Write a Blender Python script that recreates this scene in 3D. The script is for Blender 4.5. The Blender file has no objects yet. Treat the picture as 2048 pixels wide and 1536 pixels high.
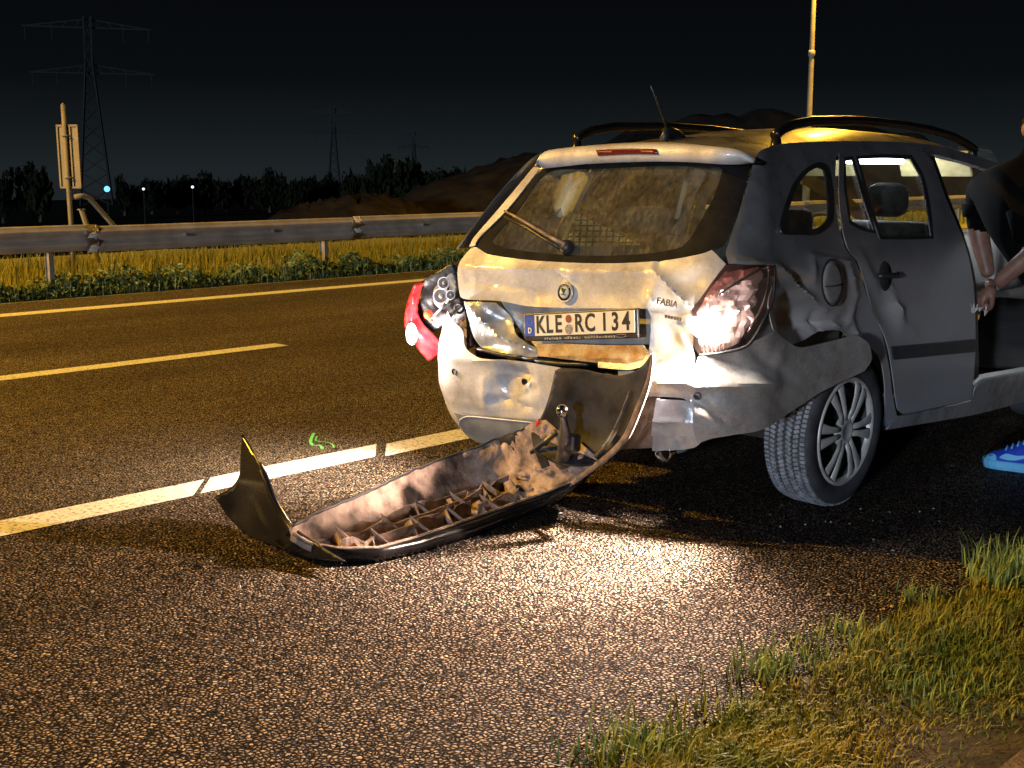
import bpy, bmesh, math, random
import numpy as np
from mathutils import Vector, Matrix
from mathutils.geometry import delaunay_2d_cdt
random.seed(7); rng = np.random.default_rng(7)
scene = bpy.context.scene
COL = scene.collection
# ------------------------------------------------------------------ camera
FOC, CAMH, PIT, PSI = 2500.0, 1.40, 0.170, 0.768          # focal length in photo pixels, eye height, pitch, heading left of the road
cam = bpy.data.cameras.new("camera"); camo = bpy.data.objects.new("camera", cam); COL.objects.link(camo)
cam.sensor_width = 36.0; cam.lens = 36.0*FOC/2048.0; cam.clip_start = 0.05; cam.clip_end = 6000
camo.location = (0, 0, CAMH); camo.rotation_euler = (math.pi/2-PIT, 0, PSI); scene.camera = camo
# ------------------------------------------------------------------ night sky, unseen bluish light, exposure
world = bpy.data.worlds.new("World"); scene.world = world; world.use_nodes = True
wn, wl = world.node_tree.nodes, world.node_tree.links
wn.clear()
wo = wn.new("ShaderNodeOutputWorld"); wb = wn.new("ShaderNodeBackground")
wt = wn.new("ShaderNodeTexCoord"); ws = wn.new("ShaderNodeSeparateXYZ"); wr = wn.new("ShaderNodeValToRGB")
wl.new(wt.outputs["Generated"], ws.inputs[0]); wl.new(ws.outputs["Z"], wr.inputs[0])
cr = wr.color_ramp
cr.elements[0].position = 0.0; cr.elements[0].color = (0.0125, 0.0165, 0.0190, 1)
cr.elements[1].position = 0.30; cr.elements[1].color = (0.0010, 0.0013, 0.0018, 1)
e = cr.elements.new(0.03); e.color = (0.0074, 0.0100, 0.0118, 1)
e = cr.elements.new(0.07); e.color = (0.0030, 0.0041, 0.0052, 1)
e = cr.elements.new(0.14); e.color = (0.0020, 0.0025, 0.0031, 1)
wl.new(wr.outputs[0], wb.inputs[0]); wb.inputs[1].default_value = 1.0; wl.new(wb.outputs[0], wo.inputs[0])
SUN_DIR = Vector((-0.31, 1.0, -0.08)).normalized()
sun = bpy.data.lights.new("unseen_blue_light", 'SUN'); sun.energy = 1.75; sun.angle = math.radians(3); sun.color = (0.72, 0.83, 1.0)  # low bluish light added from behind the camera, for tread and tail
suno = bpy.data.objects.new("unseen_blue_light", sun); COL.objects.link(suno)
suno.rotation_euler = SUN_DIR.to_track_quat('-Z', 'Y').to_euler()
vs = scene.view_settings
vs.view_transform = 'Standard'; vs.look = 'None'; vs.exposure = 0.0; vs.gamma = 1.0; vs.use_curve_mapping = False
scene.cycles.max_bounces = 5; scene.cycles.diffuse_bounces = 2; scene.cycles.glossy_bounces = 3; scene.cycles.transparent_max_bounces = 16
scene.cycles.sample_clamp_indirect = 3.0; scene.cycles.use_denoising = True

# ------------------------------------------------------------------ geometry of the view: pixels of the photograph to points of the place
CX, CY, YAW = -3.377, 4.684, 0.0286        # the car: rear axle on the ground, heading
fwv = np.array([-math.sin(PSI)*math.cos(PIT), math.cos(PSI)*math.cos(PIT), -math.sin(PIT)])
rtv = np.array([math.cos(PSI), math.sin(PSI), 0.0]); upv = np.cross(rtv, fwv)
_c, _s = math.cos(YAW), math.sin(YAW)
RW = np.array([[_c, _s, 0], [-_s, _c, 0], [0, 0, 1]])      # world -> car
ORG = RW @ np.array([-CX, -CY, CAMH])
def rays(px):
    px = np.atleast_2d(np.array(px, float))[:, :2]
    d = fwv[None]+rtv[None]*((px[:, :1]-1024)/FOC)-upv[None]*((px[:, 1:2]-768)/FOC)
    d = d @ RW.T
    return d/np.linalg.norm(d, axis=1, keepdims=True)
def hit(px, ax, v):                          # car-frame point of a pixel on a plane of the car frame
    d = rays(px); t = (v-ORG[ax])/d[:, ax]
    return ORG[None]+d*t[:, None]
def hit1(x, y, ax, v): return hit([(x, y)], ax, v)[0]
def c2w(p):
    p = np.atleast_2d(p); return (p @ RW)+np.array([CX, CY, 0])
def w2c(p):
    p = np.atleast_2d(np.array(p, float))-np.array([CX, CY, 0]); return p @ RW.T
def ground(x, y, z=0.0): return c2w(hit([(x, y)], 2, z))[0]

# ------------------------------------------------------------------ materials
MATS = {}
def nodes_of(name):
    m = bpy.data.materials.new(name); m.use_nodes = True
    nt = m.node_tree; b = nt.nodes["Principled BSDF"]; MATS[name] = m
    return m, nt, b
def setb(b, col=None, rough=None, metal=None, coat=None, spec=None, trans=None):
    if col is not None: b.inputs["Base Color"].default_value = (*col, 1)
    if rough is not None: b.inputs["Roughness"].default_value = rough
    if metal is not None: b.inputs["Metallic"].default_value = metal
    if coat is not None: b.inputs["Coat Weight"].default_value = coat; b.inputs["Coat Roughness"].default_value = 0.08
    if spec is not None: b.inputs["Specular IOR Level"].default_value = spec
    if trans is not None: b.inputs["Transmission Weight"].default_value = trans
def mat(name, c1, c2=None, scale=8.0, rough=0.6, metal=0.0, bump=0.0, bscale=None, coat=None, spec=None, lo=0.35, hi=0.65, detail=6.0, stretch=None, rvar=0.0):
    """colour varied by object-space noise between c1 and c2, with an optional noise relief"""
    m, nt, b = nodes_of(name); N, L = nt.nodes, nt.links
    setb(b, c1, rough, metal, coat, spec)
    tc = N.new("ShaderNodeTexCoord"); src = tc.outputs["Object"]
    if stretch:
        mp = N.new("ShaderNodeMapping"); mp.inputs["Scale"].default_value = stretch
        L.new(src, mp.inputs[0]); src = mp.outputs[0]
    if c2 is not None:
        nz = N.new("ShaderNodeTexNoise"); nz.inputs["Scale"].default_value = scale; nz.inputs["Detail"].default_value = detail
        L.new(src, nz.inputs["Vector"])
        rp = N.new("ShaderNodeValToRGB"); rp.color_ramp.elements[0].position = lo; rp.color_ramp.elements[1].position = hi
        rp.color_ramp.elements[0].color = (*c1, 1); rp.color_ramp.elements[1].color = (*c2, 1)
        L.new(nz.outputs[0], rp.inputs[0]); L.new(rp.outputs[0], b.inputs["Base Color"])
        if rvar:
            mr = N.new("ShaderNodeMapRange"); mr.inputs[3].default_value = rough-rvar; mr.inputs[4].default_value = rough+rvar
            L.new(nz.outputs[0], mr.inputs[0]); L.new(mr.outputs[0], b.inputs["Roughness"])
    if bump:
        n2 = N.new("ShaderNodeTexNoise"); n2.inputs["Scale"].default_value = bscale or scale*4; n2.inputs["Detail"].default_value = 5
        L.new(src, n2.inputs["Vector"])
        bp = N.new("ShaderNodeBump"); bp.inputs["Strength"].default_value = bump; bp.inputs["Distance"].default_value = 0.01
        L.new(n2.outputs[0], bp.inputs["Height"]); L.new(bp.outputs[0], b.inputs["Normal"])
    return m
def emit(name, col, strength):
    m, nt, b = nodes_of(name); setb(b, col, 0.4)
    b.inputs["Emission Color"].default_value = (*col, 1); b.inputs["Emission Strength"].default_value = strength
    return m
def glassmat(name, tint, dirt=0.0, dirtcol=(0.3, 0.27, 0.2), streak=False, refl=0.9):
    """thin pane: clear pass, fresnel gloss and a film of road dirt"""
    m = bpy.data.materials.new(name); m.use_nodes = True; MATS[name] = m
    N, L = m.node_tree.nodes, m.node_tree.links; N.clear()
    o = N.new("ShaderNodeOutputMaterial"); tr = N.new("ShaderNodeBsdfTransparent"); tr.inputs[0].default_value = (*tint, 1)
    gl = N.new("ShaderNodeBsdfGlossy"); gl.inputs["Roughness"].default_value = 0.03
    fr = N.new("ShaderNodeFresnel"); fr.inputs[0].default_value = 1.5
    mx = N.new("ShaderNodeMixShader"); L.new(fr.outputs[0], mx.inputs[0]); L.new(tr.outputs[0], mx.inputs[1]); L.new(gl.outputs[0], mx.inputs[2])
    out = mx
    if dirt:
        df = N.new("ShaderNodeBsdfDiffuse"); df.inputs[0].default_value = (*dirtcol, 1)
        tl = N.new("ShaderNodeBsdfTranslucent"); tl.inputs[0].default_value = (*dirtcol, 1)
        m1 = N.new("ShaderNodeMixShader"); m1.inputs[0].default_value = 0.6; L.new(df.outputs[0], m1.inputs[1]); L.new(tl.outputs[0], m1.inputs[2])
        tc = N.new("ShaderNodeTexCoord"); mp = N.new("ShaderNodeMapping")
        mp.inputs["Scale"].default_value = (60, 60, 4) if streak else (9, 9, 9)
        L.new(tc.outputs["Object"], mp.inputs[0])
        nz = N.new("ShaderNodeTexNoise"); nz.inputs["Scale"].default_value = 1.0; nz.inputs["Detail"].default_value = 5
        L.new(mp.outputs[0], nz.inputs["Vector"])
        n2 = N.new("ShaderNodeTexNoise"); n2.inputs["Scale"].default_value = 7.0; n2.inputs["Detail"].default_value = 7
        L.new(tc.outputs["Object"], n2.inputs["Vector"])
        mu = N.new("ShaderNodeMath"); mu.operation = 'MULTIPLY'; L.new(nz.outputs[0], mu.inputs[0]); L.new(n2.outputs[0], mu.inputs[1])
        mr = N.new("ShaderNodeMapRange"); mr.inputs[1].default_value = 0.12; mr.inputs[2].default_value = 0.42
        mr.inputs[3].default_value = dirt*0.25; mr.inputs[4].default_value = dirt*1.6
        L.new(mu.outputs[0], mr.inputs[0])
        m2 = N.new("ShaderNodeMixShader"); L.new(mr.outputs[0], m2.inputs[0]); L.new(mx.outputs[0], m2.inputs[1]); L.new(m1.outputs[0], m2.inputs[2])
        out = m2
    L.new(out.outputs[0], o.inputs[0])
    return m
def asphalt(name, dark, light, cell, macro):
    """porous asphalt: rounded chippings of uneven colour standing proud of black voids"""
    m, nt, b = nodes_of(name); N, L = nt.nodes, nt.links
    tc = N.new("ShaderNodeTexCoord")
    wz = N.new("ShaderNodeTexNoise"); wz.inputs["Scale"].default_value = cell*0.8; wz.inputs["Detail"].default_value = 2
    L.new(tc.outputs["Object"], wz.inputs["Vector"])
    wm = N.new("ShaderNodeVectorMath"); wm.operation = 'MULTIPLY_ADD'; wm.inputs[1].default_value = (0.9/cell,)*3
    L.new(wz.outputs["Color"], wm.inputs[0]); L.new(tc.outputs["Object"], wm.inputs[2])
    def vor(feat, sc):
        v = N.new("ShaderNodeTexVoronoi"); v.feature = feat; v.inputs["Scale"].default_value = sc; v.inputs["Randomness"].default_value = 1.0
        L.new(wm.outputs[0], v.inputs["Vector"]); return v
    v1 = vor('F1', cell); ve = vor('DISTANCE_TO_EDGE', cell)
    rp = N.new("ShaderNodeValToRGB"); cr = rp.color_ramp
    cr.elements[0].position = 0.0; cr.elements[0].color = (*dark, 1); cr.elements[1].position = 1.0; cr.elements[1].color = (*light, 1)
    mid = cr.elements.new(0.55); mid.color = (*[d*0.6+l*0.4 for d, l in zip(dark, light)], 1)
    hi = cr.elements.new(0.96); hi.color = (*light, 1)
    sp = N.new("ShaderNodeSeparateColor"); L.new(v1.outputs["Color"], sp.inputs[0]); L.new(sp.outputs[0], rp.inputs[0])
    edge = N.new("ShaderNodeMapRange"); edge.inputs[1].default_value = 0.11; edge.inputs[2].default_value = 0.27; edge.inputs[3].default_value = 0.015
    L.new(ve.outputs["Distance"], edge.inputs[0])
    mz = N.new("ShaderNodeTexNoise"); mz.inputs["Scale"].default_value = macro; mz.inputs["Detail"].default_value = 8; mz.inputs["Roughness"].default_value = 0.6
    mmp = N.new("ShaderNodeMapping"); mmp.inputs["Scale"].default_value = (1.0, 0.22, 1.0)
    L.new(tc.outputs["Object"], mmp.inputs[0]); L.new(mmp.outputs[0], mz.inputs["Vector"])
    mm = N.new("ShaderNodeMapRange"); mm.inputs[1].default_value = 0.3; mm.inputs[2].default_value = 0.7; mm.inputs[3].default_value = 0.45; mm.inputs[4].default_value = 1.30
    L.new(mz.outputs[0], mm.inputs[0])
    mu = N.new("ShaderNodeMath"); mu.operation = 'MULTIPLY'; L.new(edge.outputs[0], mu.inputs[0]); L.new(mm.outputs[0], mu.inputs[1])
    mc = N.new("ShaderNodeMix"); mc.data_type = 'RGBA'; mc.blend_type = 'MULTIPLY'; mc.inputs[0].default_value = 1.0
    L.new(rp.outputs[0], mc.inputs[6]); L.new(mu.outputs[0], mc.inputs[7])
    L.new(mc.outputs[2], b.inputs["Base Color"])
    hs = N.new("ShaderNodeMath"); hs.operation = 'SMOOTH_MIN'; hs.inputs[1].default_value = 0.3; hs.inputs[2].default_value = 0.15
    L.new(ve.outputs["Distance"], hs.inputs[0])
    ha = N.new("ShaderNodeMath"); ha.operation = 'MULTIPLY_ADD'; ha.inputs[1].default_value = 0.45
    L.new(sp.outputs[1], ha.inputs[0]); L.new(hs.outputs[0], ha.inputs[2])
    bp = N.new("ShaderNodeBump"); bp.inputs["Strength"].default_value = 1.0; bp.inputs["Distance"].default_value = 2.2/cell
    L.new(ha.outputs[0], bp.inputs["Height"]); L.new(bp.outputs[0], b.inputs["Normal"])
    rr = N.new("ShaderNodeMapRange"); rr.inputs[3].default_value = 0.58; rr.inputs[4].default_value = 0.9; setb(b, spec=0.08)
    L.new(sp.outputs[2], rr.inputs[0]); L.new(rr.outputs[0], b.inputs["Roughness"])
    return m
def linepaint(name, col):
    """thermoplastic line with worn chips showing the asphalt"""
    m, nt, b = nodes_of(name); N, L = nt.nodes, nt.links; setb(b, col, 0.55)
    tc = N.new("ShaderNodeTexCoord"); nz = N.new("ShaderNodeTexNoise"); nz.inputs["Scale"].default_value = 55; nz.inputs["Detail"].default_value = 8; nz.inputs["Roughness"].default_value = 0.7
    L.new(tc.outputs["Object"], nz.inputs["Vector"])
    rp = N.new("ShaderNodeValToRGB"); rp.color_ramp.elements[0].position = 0.36; rp.color_ramp.elements[1].position = 0.50
    rp.color_ramp.elements[0].color = (0.10, 0.09, 0.075, 1); rp.color_ramp.elements[1].color = (*col, 1)
    L.new(nz.outputs[0], rp.inputs[0]); L.new(rp.outputs[0], b.inputs["Base Color"])
    bp = N.new("ShaderNodeBump"); bp.inputs["Strength"].default_value = 0.5; bp.inputs["Distance"].default_value = 0.006
    L.new(nz.outputs[0], bp.inputs["Height"]); L.new(bp.outputs[0], b.inputs["Normal"])
    return m
def paintmat(name, col, dirt, amt, metal=0.32, rough=0.36, film=None):
    """silver car paint with a film of road dirt and fine scratches"""
    m, nt, b = nodes_of(name); N, L = nt.nodes, nt.links; setb(b, col, 0.33, 0.45, 0.35)
    tc = N.new("ShaderNodeTexCoord")
    nz = N.new("ShaderNodeTexNoise"); nz.inputs["Scale"].default_value = 5.5; nz.inputs["Detail"].default_value = 9; nz.inputs["Roughness"].default_value = 0.68
    L.new(tc.outputs["Object"], nz.inputs["Vector"])
    n3 = N.new("ShaderNodeTexNoise"); n3.inputs["Scale"].default_value = 120; n3.inputs["Detail"].default_value = 3
    L.new(tc.outputs["Object"], n3.inputs["Vector"])
    ad = N.new("ShaderNodeMath"); ad.operation = 'MULTIPLY_ADD'; ad.inputs[1].default_value = 0.25
    L.new(n3.outputs[0], ad.inputs[0]); L.new(nz.outputs[0], ad.inputs[2])
    mr = N.new("ShaderNodeMapRange"); mr.inputs[1].default_value = 0.50; mr.inputs[2].default_value = 0.86; mr.inputs[3].default_value = amt*0.25; mr.inputs[4].default_value = min(1, amt*1.7)
    L.new(ad.outputs[0], mr.inputs[0])
    if film:                                   # paler low on the flanks: sheen of the lit ground put into the colour
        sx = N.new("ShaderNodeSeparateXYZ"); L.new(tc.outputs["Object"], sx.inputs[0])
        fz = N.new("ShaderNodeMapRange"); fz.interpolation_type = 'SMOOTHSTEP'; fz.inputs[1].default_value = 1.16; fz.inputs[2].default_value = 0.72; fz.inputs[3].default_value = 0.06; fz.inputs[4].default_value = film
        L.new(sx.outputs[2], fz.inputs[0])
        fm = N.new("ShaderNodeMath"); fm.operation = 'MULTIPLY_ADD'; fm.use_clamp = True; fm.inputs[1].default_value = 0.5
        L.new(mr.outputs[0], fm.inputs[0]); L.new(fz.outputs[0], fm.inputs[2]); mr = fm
    mc = N.new("ShaderNodeMix"); mc.data_type = 'RGBA'; L.new(mr.outputs[0], mc.inputs[0])
    mc.inputs[6].default_value = (*col, 1); mc.inputs[7].default_value = (*dirt, 1)
    L.new(mc.outputs[2], b.inputs["Base Color"])
    m2 = N.new("ShaderNodeMapRange"); m2.inputs[3].default_value = rough; m2.inputs[4].default_value = 0.75
    L.new(mr.outputs[0], m2.inputs[0]); L.new(m2.outputs[0], b.inputs["Roughness"])
    m3 = N.new("ShaderNodeMapRange"); m3.inputs[3].default_value = metal; m3.inputs[4].default_value = 0.0
    L.new(mr.outputs[0], m3.inputs[0]); L.new(m3.outputs[0], b.inputs["Metallic"])
    mp = N.new("ShaderNodeMapping"); mp.inputs["Scale"].default_value = (6, 6, 240); mp.inputs["Rotation"].default_value = (0.5, 0.3, 0.2)
    L.new(tc.outputs["Object"], mp.inputs[0])
    ns = N.new("ShaderNodeTexNoise"); ns.inputs["Scale"].default_value = 1.0; ns.inputs["Detail"].default_value = 4; L.new(mp.outputs[0], ns.inputs["Vector"])
    nb = N.new("ShaderNodeTexNoise"); nb.inputs["Scale"].default_value = 16; nb.inputs["Detail"].default_value = 3; L.new(tc.outputs["Object"], nb.inputs["Vector"])
    ab = N.new("ShaderNodeMath"); ab.operation = 'MULTIPLY_ADD'; ab.inputs[1].default_value = 0.05; L.new(ns.outputs[0], ab.inputs[0]); L.new(nb.outputs[0], ab.inputs[2])
    bp = N.new("ShaderNodeBump"); bp.inputs["Strength"].default_value = 0.10; bp.inputs["Distance"].default_value = 0.010
    L.new(ab.outputs[0], bp.inputs["Height"]); L.new(bp.outputs[0], b.inputs["Normal"])
    return m
M_ASPH = asphalt("porous_asphalt", (0.14, 0.108, 0.080), (0.46, 0.355, 0.265), 73.0, 0.9)
M_ASPH2 = asphalt("lamplit_lane_asphalt", (0.24, 0.195, 0.145), (0.60, 0.49, 0.37), 76.0, 0.7)  # paler than the shoulder: street-lamp light put into the lane colour
M_LINE = linepaint("road_line_paint", (0.78, 0.76, 0.70))
M_SOIL = mat("soil", (0.026, 0.022, 0.010), (0.075, 0.058, 0.028), 14, 0.95, bump=1.0, bscale=45)
M_FIELD = mat("field", (0.008, 0.009, 0.005), (0.018, 0.016, 0.010), 0.05, 1.0, spec=0.05)
M_STRAW = mat("dry_verge", (0.12, 0.125, 0.022), (0.22, 0.205, 0.036), 5, 0.95, bump=0.8, bscale=30)
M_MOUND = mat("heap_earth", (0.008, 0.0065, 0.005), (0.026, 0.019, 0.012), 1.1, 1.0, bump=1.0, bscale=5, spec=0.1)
M_GRASS = mat("grass_blade", (0.15, 0.19, 0.020), (0.29, 0.26, 0.040), 3.2, 0.75, lo=0.40, hi=0.60)
M_GRASS2 = mat("fresh_grass", (0.13, 0.20, 0.05), (0.24, 0.30, 0.07), 6, 0.7)
M_WEED = mat("weed_leaf", (0.06, 0.10, 0.028), (0.15, 0.21, 0.07), 2.2, 0.6)
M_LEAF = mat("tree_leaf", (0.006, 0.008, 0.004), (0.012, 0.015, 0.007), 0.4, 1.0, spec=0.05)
M_BARK = mat("bark", (0.03, 0.022, 0.015), (0.06, 0.045, 0.03), 4, 0.95)
M_GALV = mat("galvanised_steel", (0.27, 0.235, 0.195), (0.40, 0.355, 0.30), 3.5, 0.6, 0.1, bump=0.15, bscale=20, rvar=0.1)
M_GALV2 = mat("weathered_steel", (0.16, 0.155, 0.14), (0.30, 0.29, 0.27), 9, 0.6, 0.3)
M_SIGNB = mat("sign_back_grey", (0.17, 0.145, 0.09), (0.22, 0.19, 0.12), 6, 0.7, 0.0, spec=0.2)
M_PYLON = mat("pylon_steel", (0.006, 0.007, 0.008), None, rough=0.9)
M_PAINT = paintmat("silver_paint", (0.62, 0.62, 0.62), (0.22, 0.185, 0.155), 0.50, 0.18, 0.42)
M_PAINTD = paintmat("dirty_silver_paint", (0.46, 0.445, 0.43), (0.13, 0.105, 0.085), 0.75)
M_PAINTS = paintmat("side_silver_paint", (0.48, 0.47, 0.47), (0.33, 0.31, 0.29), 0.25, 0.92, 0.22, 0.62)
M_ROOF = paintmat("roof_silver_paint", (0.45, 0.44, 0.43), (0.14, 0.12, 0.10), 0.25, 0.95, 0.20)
M_SHEET = mat("bare_sheet_metal", (0.42, 0.44, 0.47), (0.62, 0.64, 0.66), 14, 0.32, 0.6, bump=0.4, bscale=30)
M_RUST = mat("rusty_ochre", (0.30, 0.145, 0.03), (0.46, 0.36, 0.20), 16, 0.8, bump=0.8, bscale=60)
M_BLACK = mat("black_plastic", (0.012, 0.012, 0.013), (0.028, 0.027, 0.027), 12, 0.42, bump=0.12, bscale=120)
M_BLACKG = mat("black_bumper_skin", (0.005, 0.005, 0.006), (0.011, 0.0105, 0.011), 7, 0.24, bump=0.05, bscale=60, rvar=0.06, spec=0.35)
M_SCUFF = mat("scuffed_black_plastic", (0.010, 0.010, 0.012), (0.036, 0.036, 0.041), 9, 0.62, bump=0.25, bscale=40, spec=0.15)
M_DUSTY = mat("dusty_plastic", (0.075, 0.055, 0.046), (0.37, 0.27, 0.215), 13, 0.85, bump=1.0, bscale=38, lo=0.33, hi=0.62, detail=9)
M_GREYP = mat("grey_plastic", (0.15, 0.155, 0.16), (0.24, 0.24, 0.24), 9, 0.55, bump=0.2, bscale=60)
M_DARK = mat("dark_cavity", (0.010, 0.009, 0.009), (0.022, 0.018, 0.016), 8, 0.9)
M_UNDER = mat("underseal", (0.05, 0.038, 0.03), (0.11, 0.08, 0.06), 9, 0.9, bump=0.5, bscale=40)
M_RUBBER = mat("tyre_rubber", (0.030, 0.030, 0.033), (0.055, 0.055, 0.06), 16, 0.75)
M_TREAD = mat("worn_tread", (0.12, 0.125, 0.14), (0.32, 0.33, 0.36), 40, 0.8)
M_CAP = mat("wheel_trim_silver", (0.40, 0.39, 0.37), (0.62, 0.60, 0.57), 12, 0.42, 0.25, rvar=0.1)
M_CHROME = mat("chrome", (0.75, 0.75, 0.76), None, rough=0.12, metal=1.0)
M_STEEL = mat("dark_steel", (0.10, 0.085, 0.075), (0.18, 0.15, 0.13), 30, 0.45, 0.7)
M_TRIM = mat("interior_trim", (0.20, 0.20, 0.19), (0.27, 0.27, 0.25), 8, 0.8)
M_LTRIM = mat("pale_pillar_trim", (0.42, 0.43, 0.40), (0.50, 0.50, 0.47), 8, 0.75)
M_SEAT = mat("seat_cloth", (0.06, 0.06, 0.062), (0.11, 0.11, 0.11), 40, 0.95, bump=0.3, bscale=200)
M_HEADL = mat("headliner", (0.40, 0.40, 0.38), (0.46, 0.46, 0.43), 30, 0.95)
M_GLASS = glassmat("side_glass", (0.80, 0.84, 0.80), 0.05, (0.3, 0.3, 0.26))
M_RGLASS = glassmat("dirty_rear_glass", (0.72, 0.74, 0.66), 0.32, (0.40, 0.34, 0.20), True)
M_LENS = glassmat("clear_red_lens", (0.98, 0.84, 0.80), 0.06, (0.5, 0.36, 0.32))
M_LENSR = glassmat("red_clear_lens", (0.97, 0.76, 0.71), 0.08, (0.6, 0.42, 0.38))
M_RED = mat("red_lens", (0.55, 0.02, 0.03), (0.65, 0.05, 0.05), 20, 0.18, coat=0.6)
M_REDD = mat("dark_red_lens", (0.11, 0.012, 0.014), None, rough=0.2, coat=0.5)
M_FACET = mat("lamp_reflector", (0.62, 0.50, 0.46), (0.74, 0.66, 0.63), 20, 0.35, 0.45)
M_WHITE = mat("plate_white", (0.66, 0.62, 0.52), (0.72, 0.69, 0.60), 30, 0.5)
M_BLUE = mat("plate_blue", (0.01, 0.06, 0.42), None, rough=0.4)
M_FRIT = mat("black_glass_border", (0.008, 0.008, 0.008), (0.016, 0.015, 0.014), 20, 0.75, spec=0.08)
M_INK = mat("black_ink", (0.012, 0.012, 0.012), None, rough=0.5)
M_SEAL = mat("seal_grey", (0.36, 0.35, 0.32), (0.12, 0.12, 0.12), 90, 0.5)
M_STICK = mat("sticker_brown", (0.22, 0.05, 0.035), None, rough=0.5)
M_GREEN = mat("badge_green", (0.02, 0.07, 0.035), None, rough=0.3)
M_SPRAY = mat("green_spray_paint", (0.10, 0.60, 0.12), (0.25, 0.75, 0.25), 60, 0.6)
M_SKIN = mat("skin", (0.15, 0.072, 0.048), (0.21, 0.108, 0.072), 25, 0.5)
M_SHIRT = mat("black_cotton", (0.0012, 0.0012, 0.0014), (0.0025, 0.0025, 0.0025), 12, 0.95, spec=0.05)
M_JEANS = mat("blue_jeans", (0.10, 0.19, 0.33), (0.16, 0.27, 0.42), 14, 0.9)
M_HAIR = mat("dark_hair", (0.02, 0.016, 0.013), None, rough=0.6)
M_SHOE = mat("blue_suede", (0.008, 0.035, 0.42), (0.012, 0.06, 0.55), 30, 0.75)
M_SOLE = mat("pale_blue_sole", (0.10, 0.42, 0.72), (0.16, 0.50, 0.80), 20, 0.6)
M_TISSUE = mat("crumpled_tissue", (0.5, 0.42, 0.38), None, rough=0.9)
M_NET = mat("straw_mesh_cloth", (0.42, 0.36, 0.17), (0.50, 0.43, 0.22), 30, 0.9)
M_REV = emit("reverse_lamp_lit", (1.0, 0.93, 0.84), 60.0)
M_REVL = emit("lit_lamp_pinkish", (1.0, 0.80, 0.82), 22.0)
M_GLOWR = emit("glowing_red_bulb", (1.0, 0.06, 0.02), 3.0)
M_DOME = emit("courtesy_lamp_lit", (0.86, 0.92, 1.0), 14.0)
M_SOD = emit("sodium_lamp_lit", (1.0, 0.60, 0.16), 40.0)
M_FARB = emit("far_blue_lamp", (0.10, 0.38, 1.0), 3.0)
M_FARW = emit("far_white_lamp", (0.85, 0.9, 1.0), 1.2)

# ------------------------------------------------------------------ builders
def link(o, parent=None):
    COL.objects.link(o)
    if parent is not None: o.parent = parent
    return o
def tag(o, label=None, cat=None, group=None, kind=None):
    if label: o["label"] = label
    if cat: o["category"] = cat
    if group: o["group"] = group
    if kind: o["kind"] = kind
    return o
def empty(name, loc=(0, 0, 0), rz=0.0, label=None, cat=None, group=None):
    o = bpy.data.objects.new(name, None); o.empty_display_size = 0.1; link(o)
    o.location = loc; o.rotation_euler = (0, 0, rz)
    return tag(o, label, cat, group)
def mesh(name, v, f, m, parent=None, smooth=False, solid=0.0, off=-1.0, bevel=0.0, sub=0):
    me = bpy.data.meshes.new(name); me.from_pydata([tuple(map(float, p)) for p in v], [], [tuple(map(int, q)) for q in f]); me.update()
    if smooth: me.polygons.foreach_set("use_smooth", [True]*len(me.polygons))
    for mm in (m if isinstance(m, (list, tuple)) else [m]): me.materials.append(mm)
    o = bpy.data.objects.new(name, me); link(o, parent)
    if solid:
        s = o.modifiers.new("thickness", 'SOLIDIFY'); s.thickness = solid; s.offset = off; s.use_even_offset = False
    if bevel:
        s = o.modifiers.new("bevel", 'BEVEL'); s.width = bevel; s.segments = 2; s.limit_method = 'ANGLE'; s.angle_limit = 0.6
    if sub:
        s = o.modifiers.new("subdivision", 'SUBSURF'); s.levels = sub; s.render_levels = sub
    return o
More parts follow.
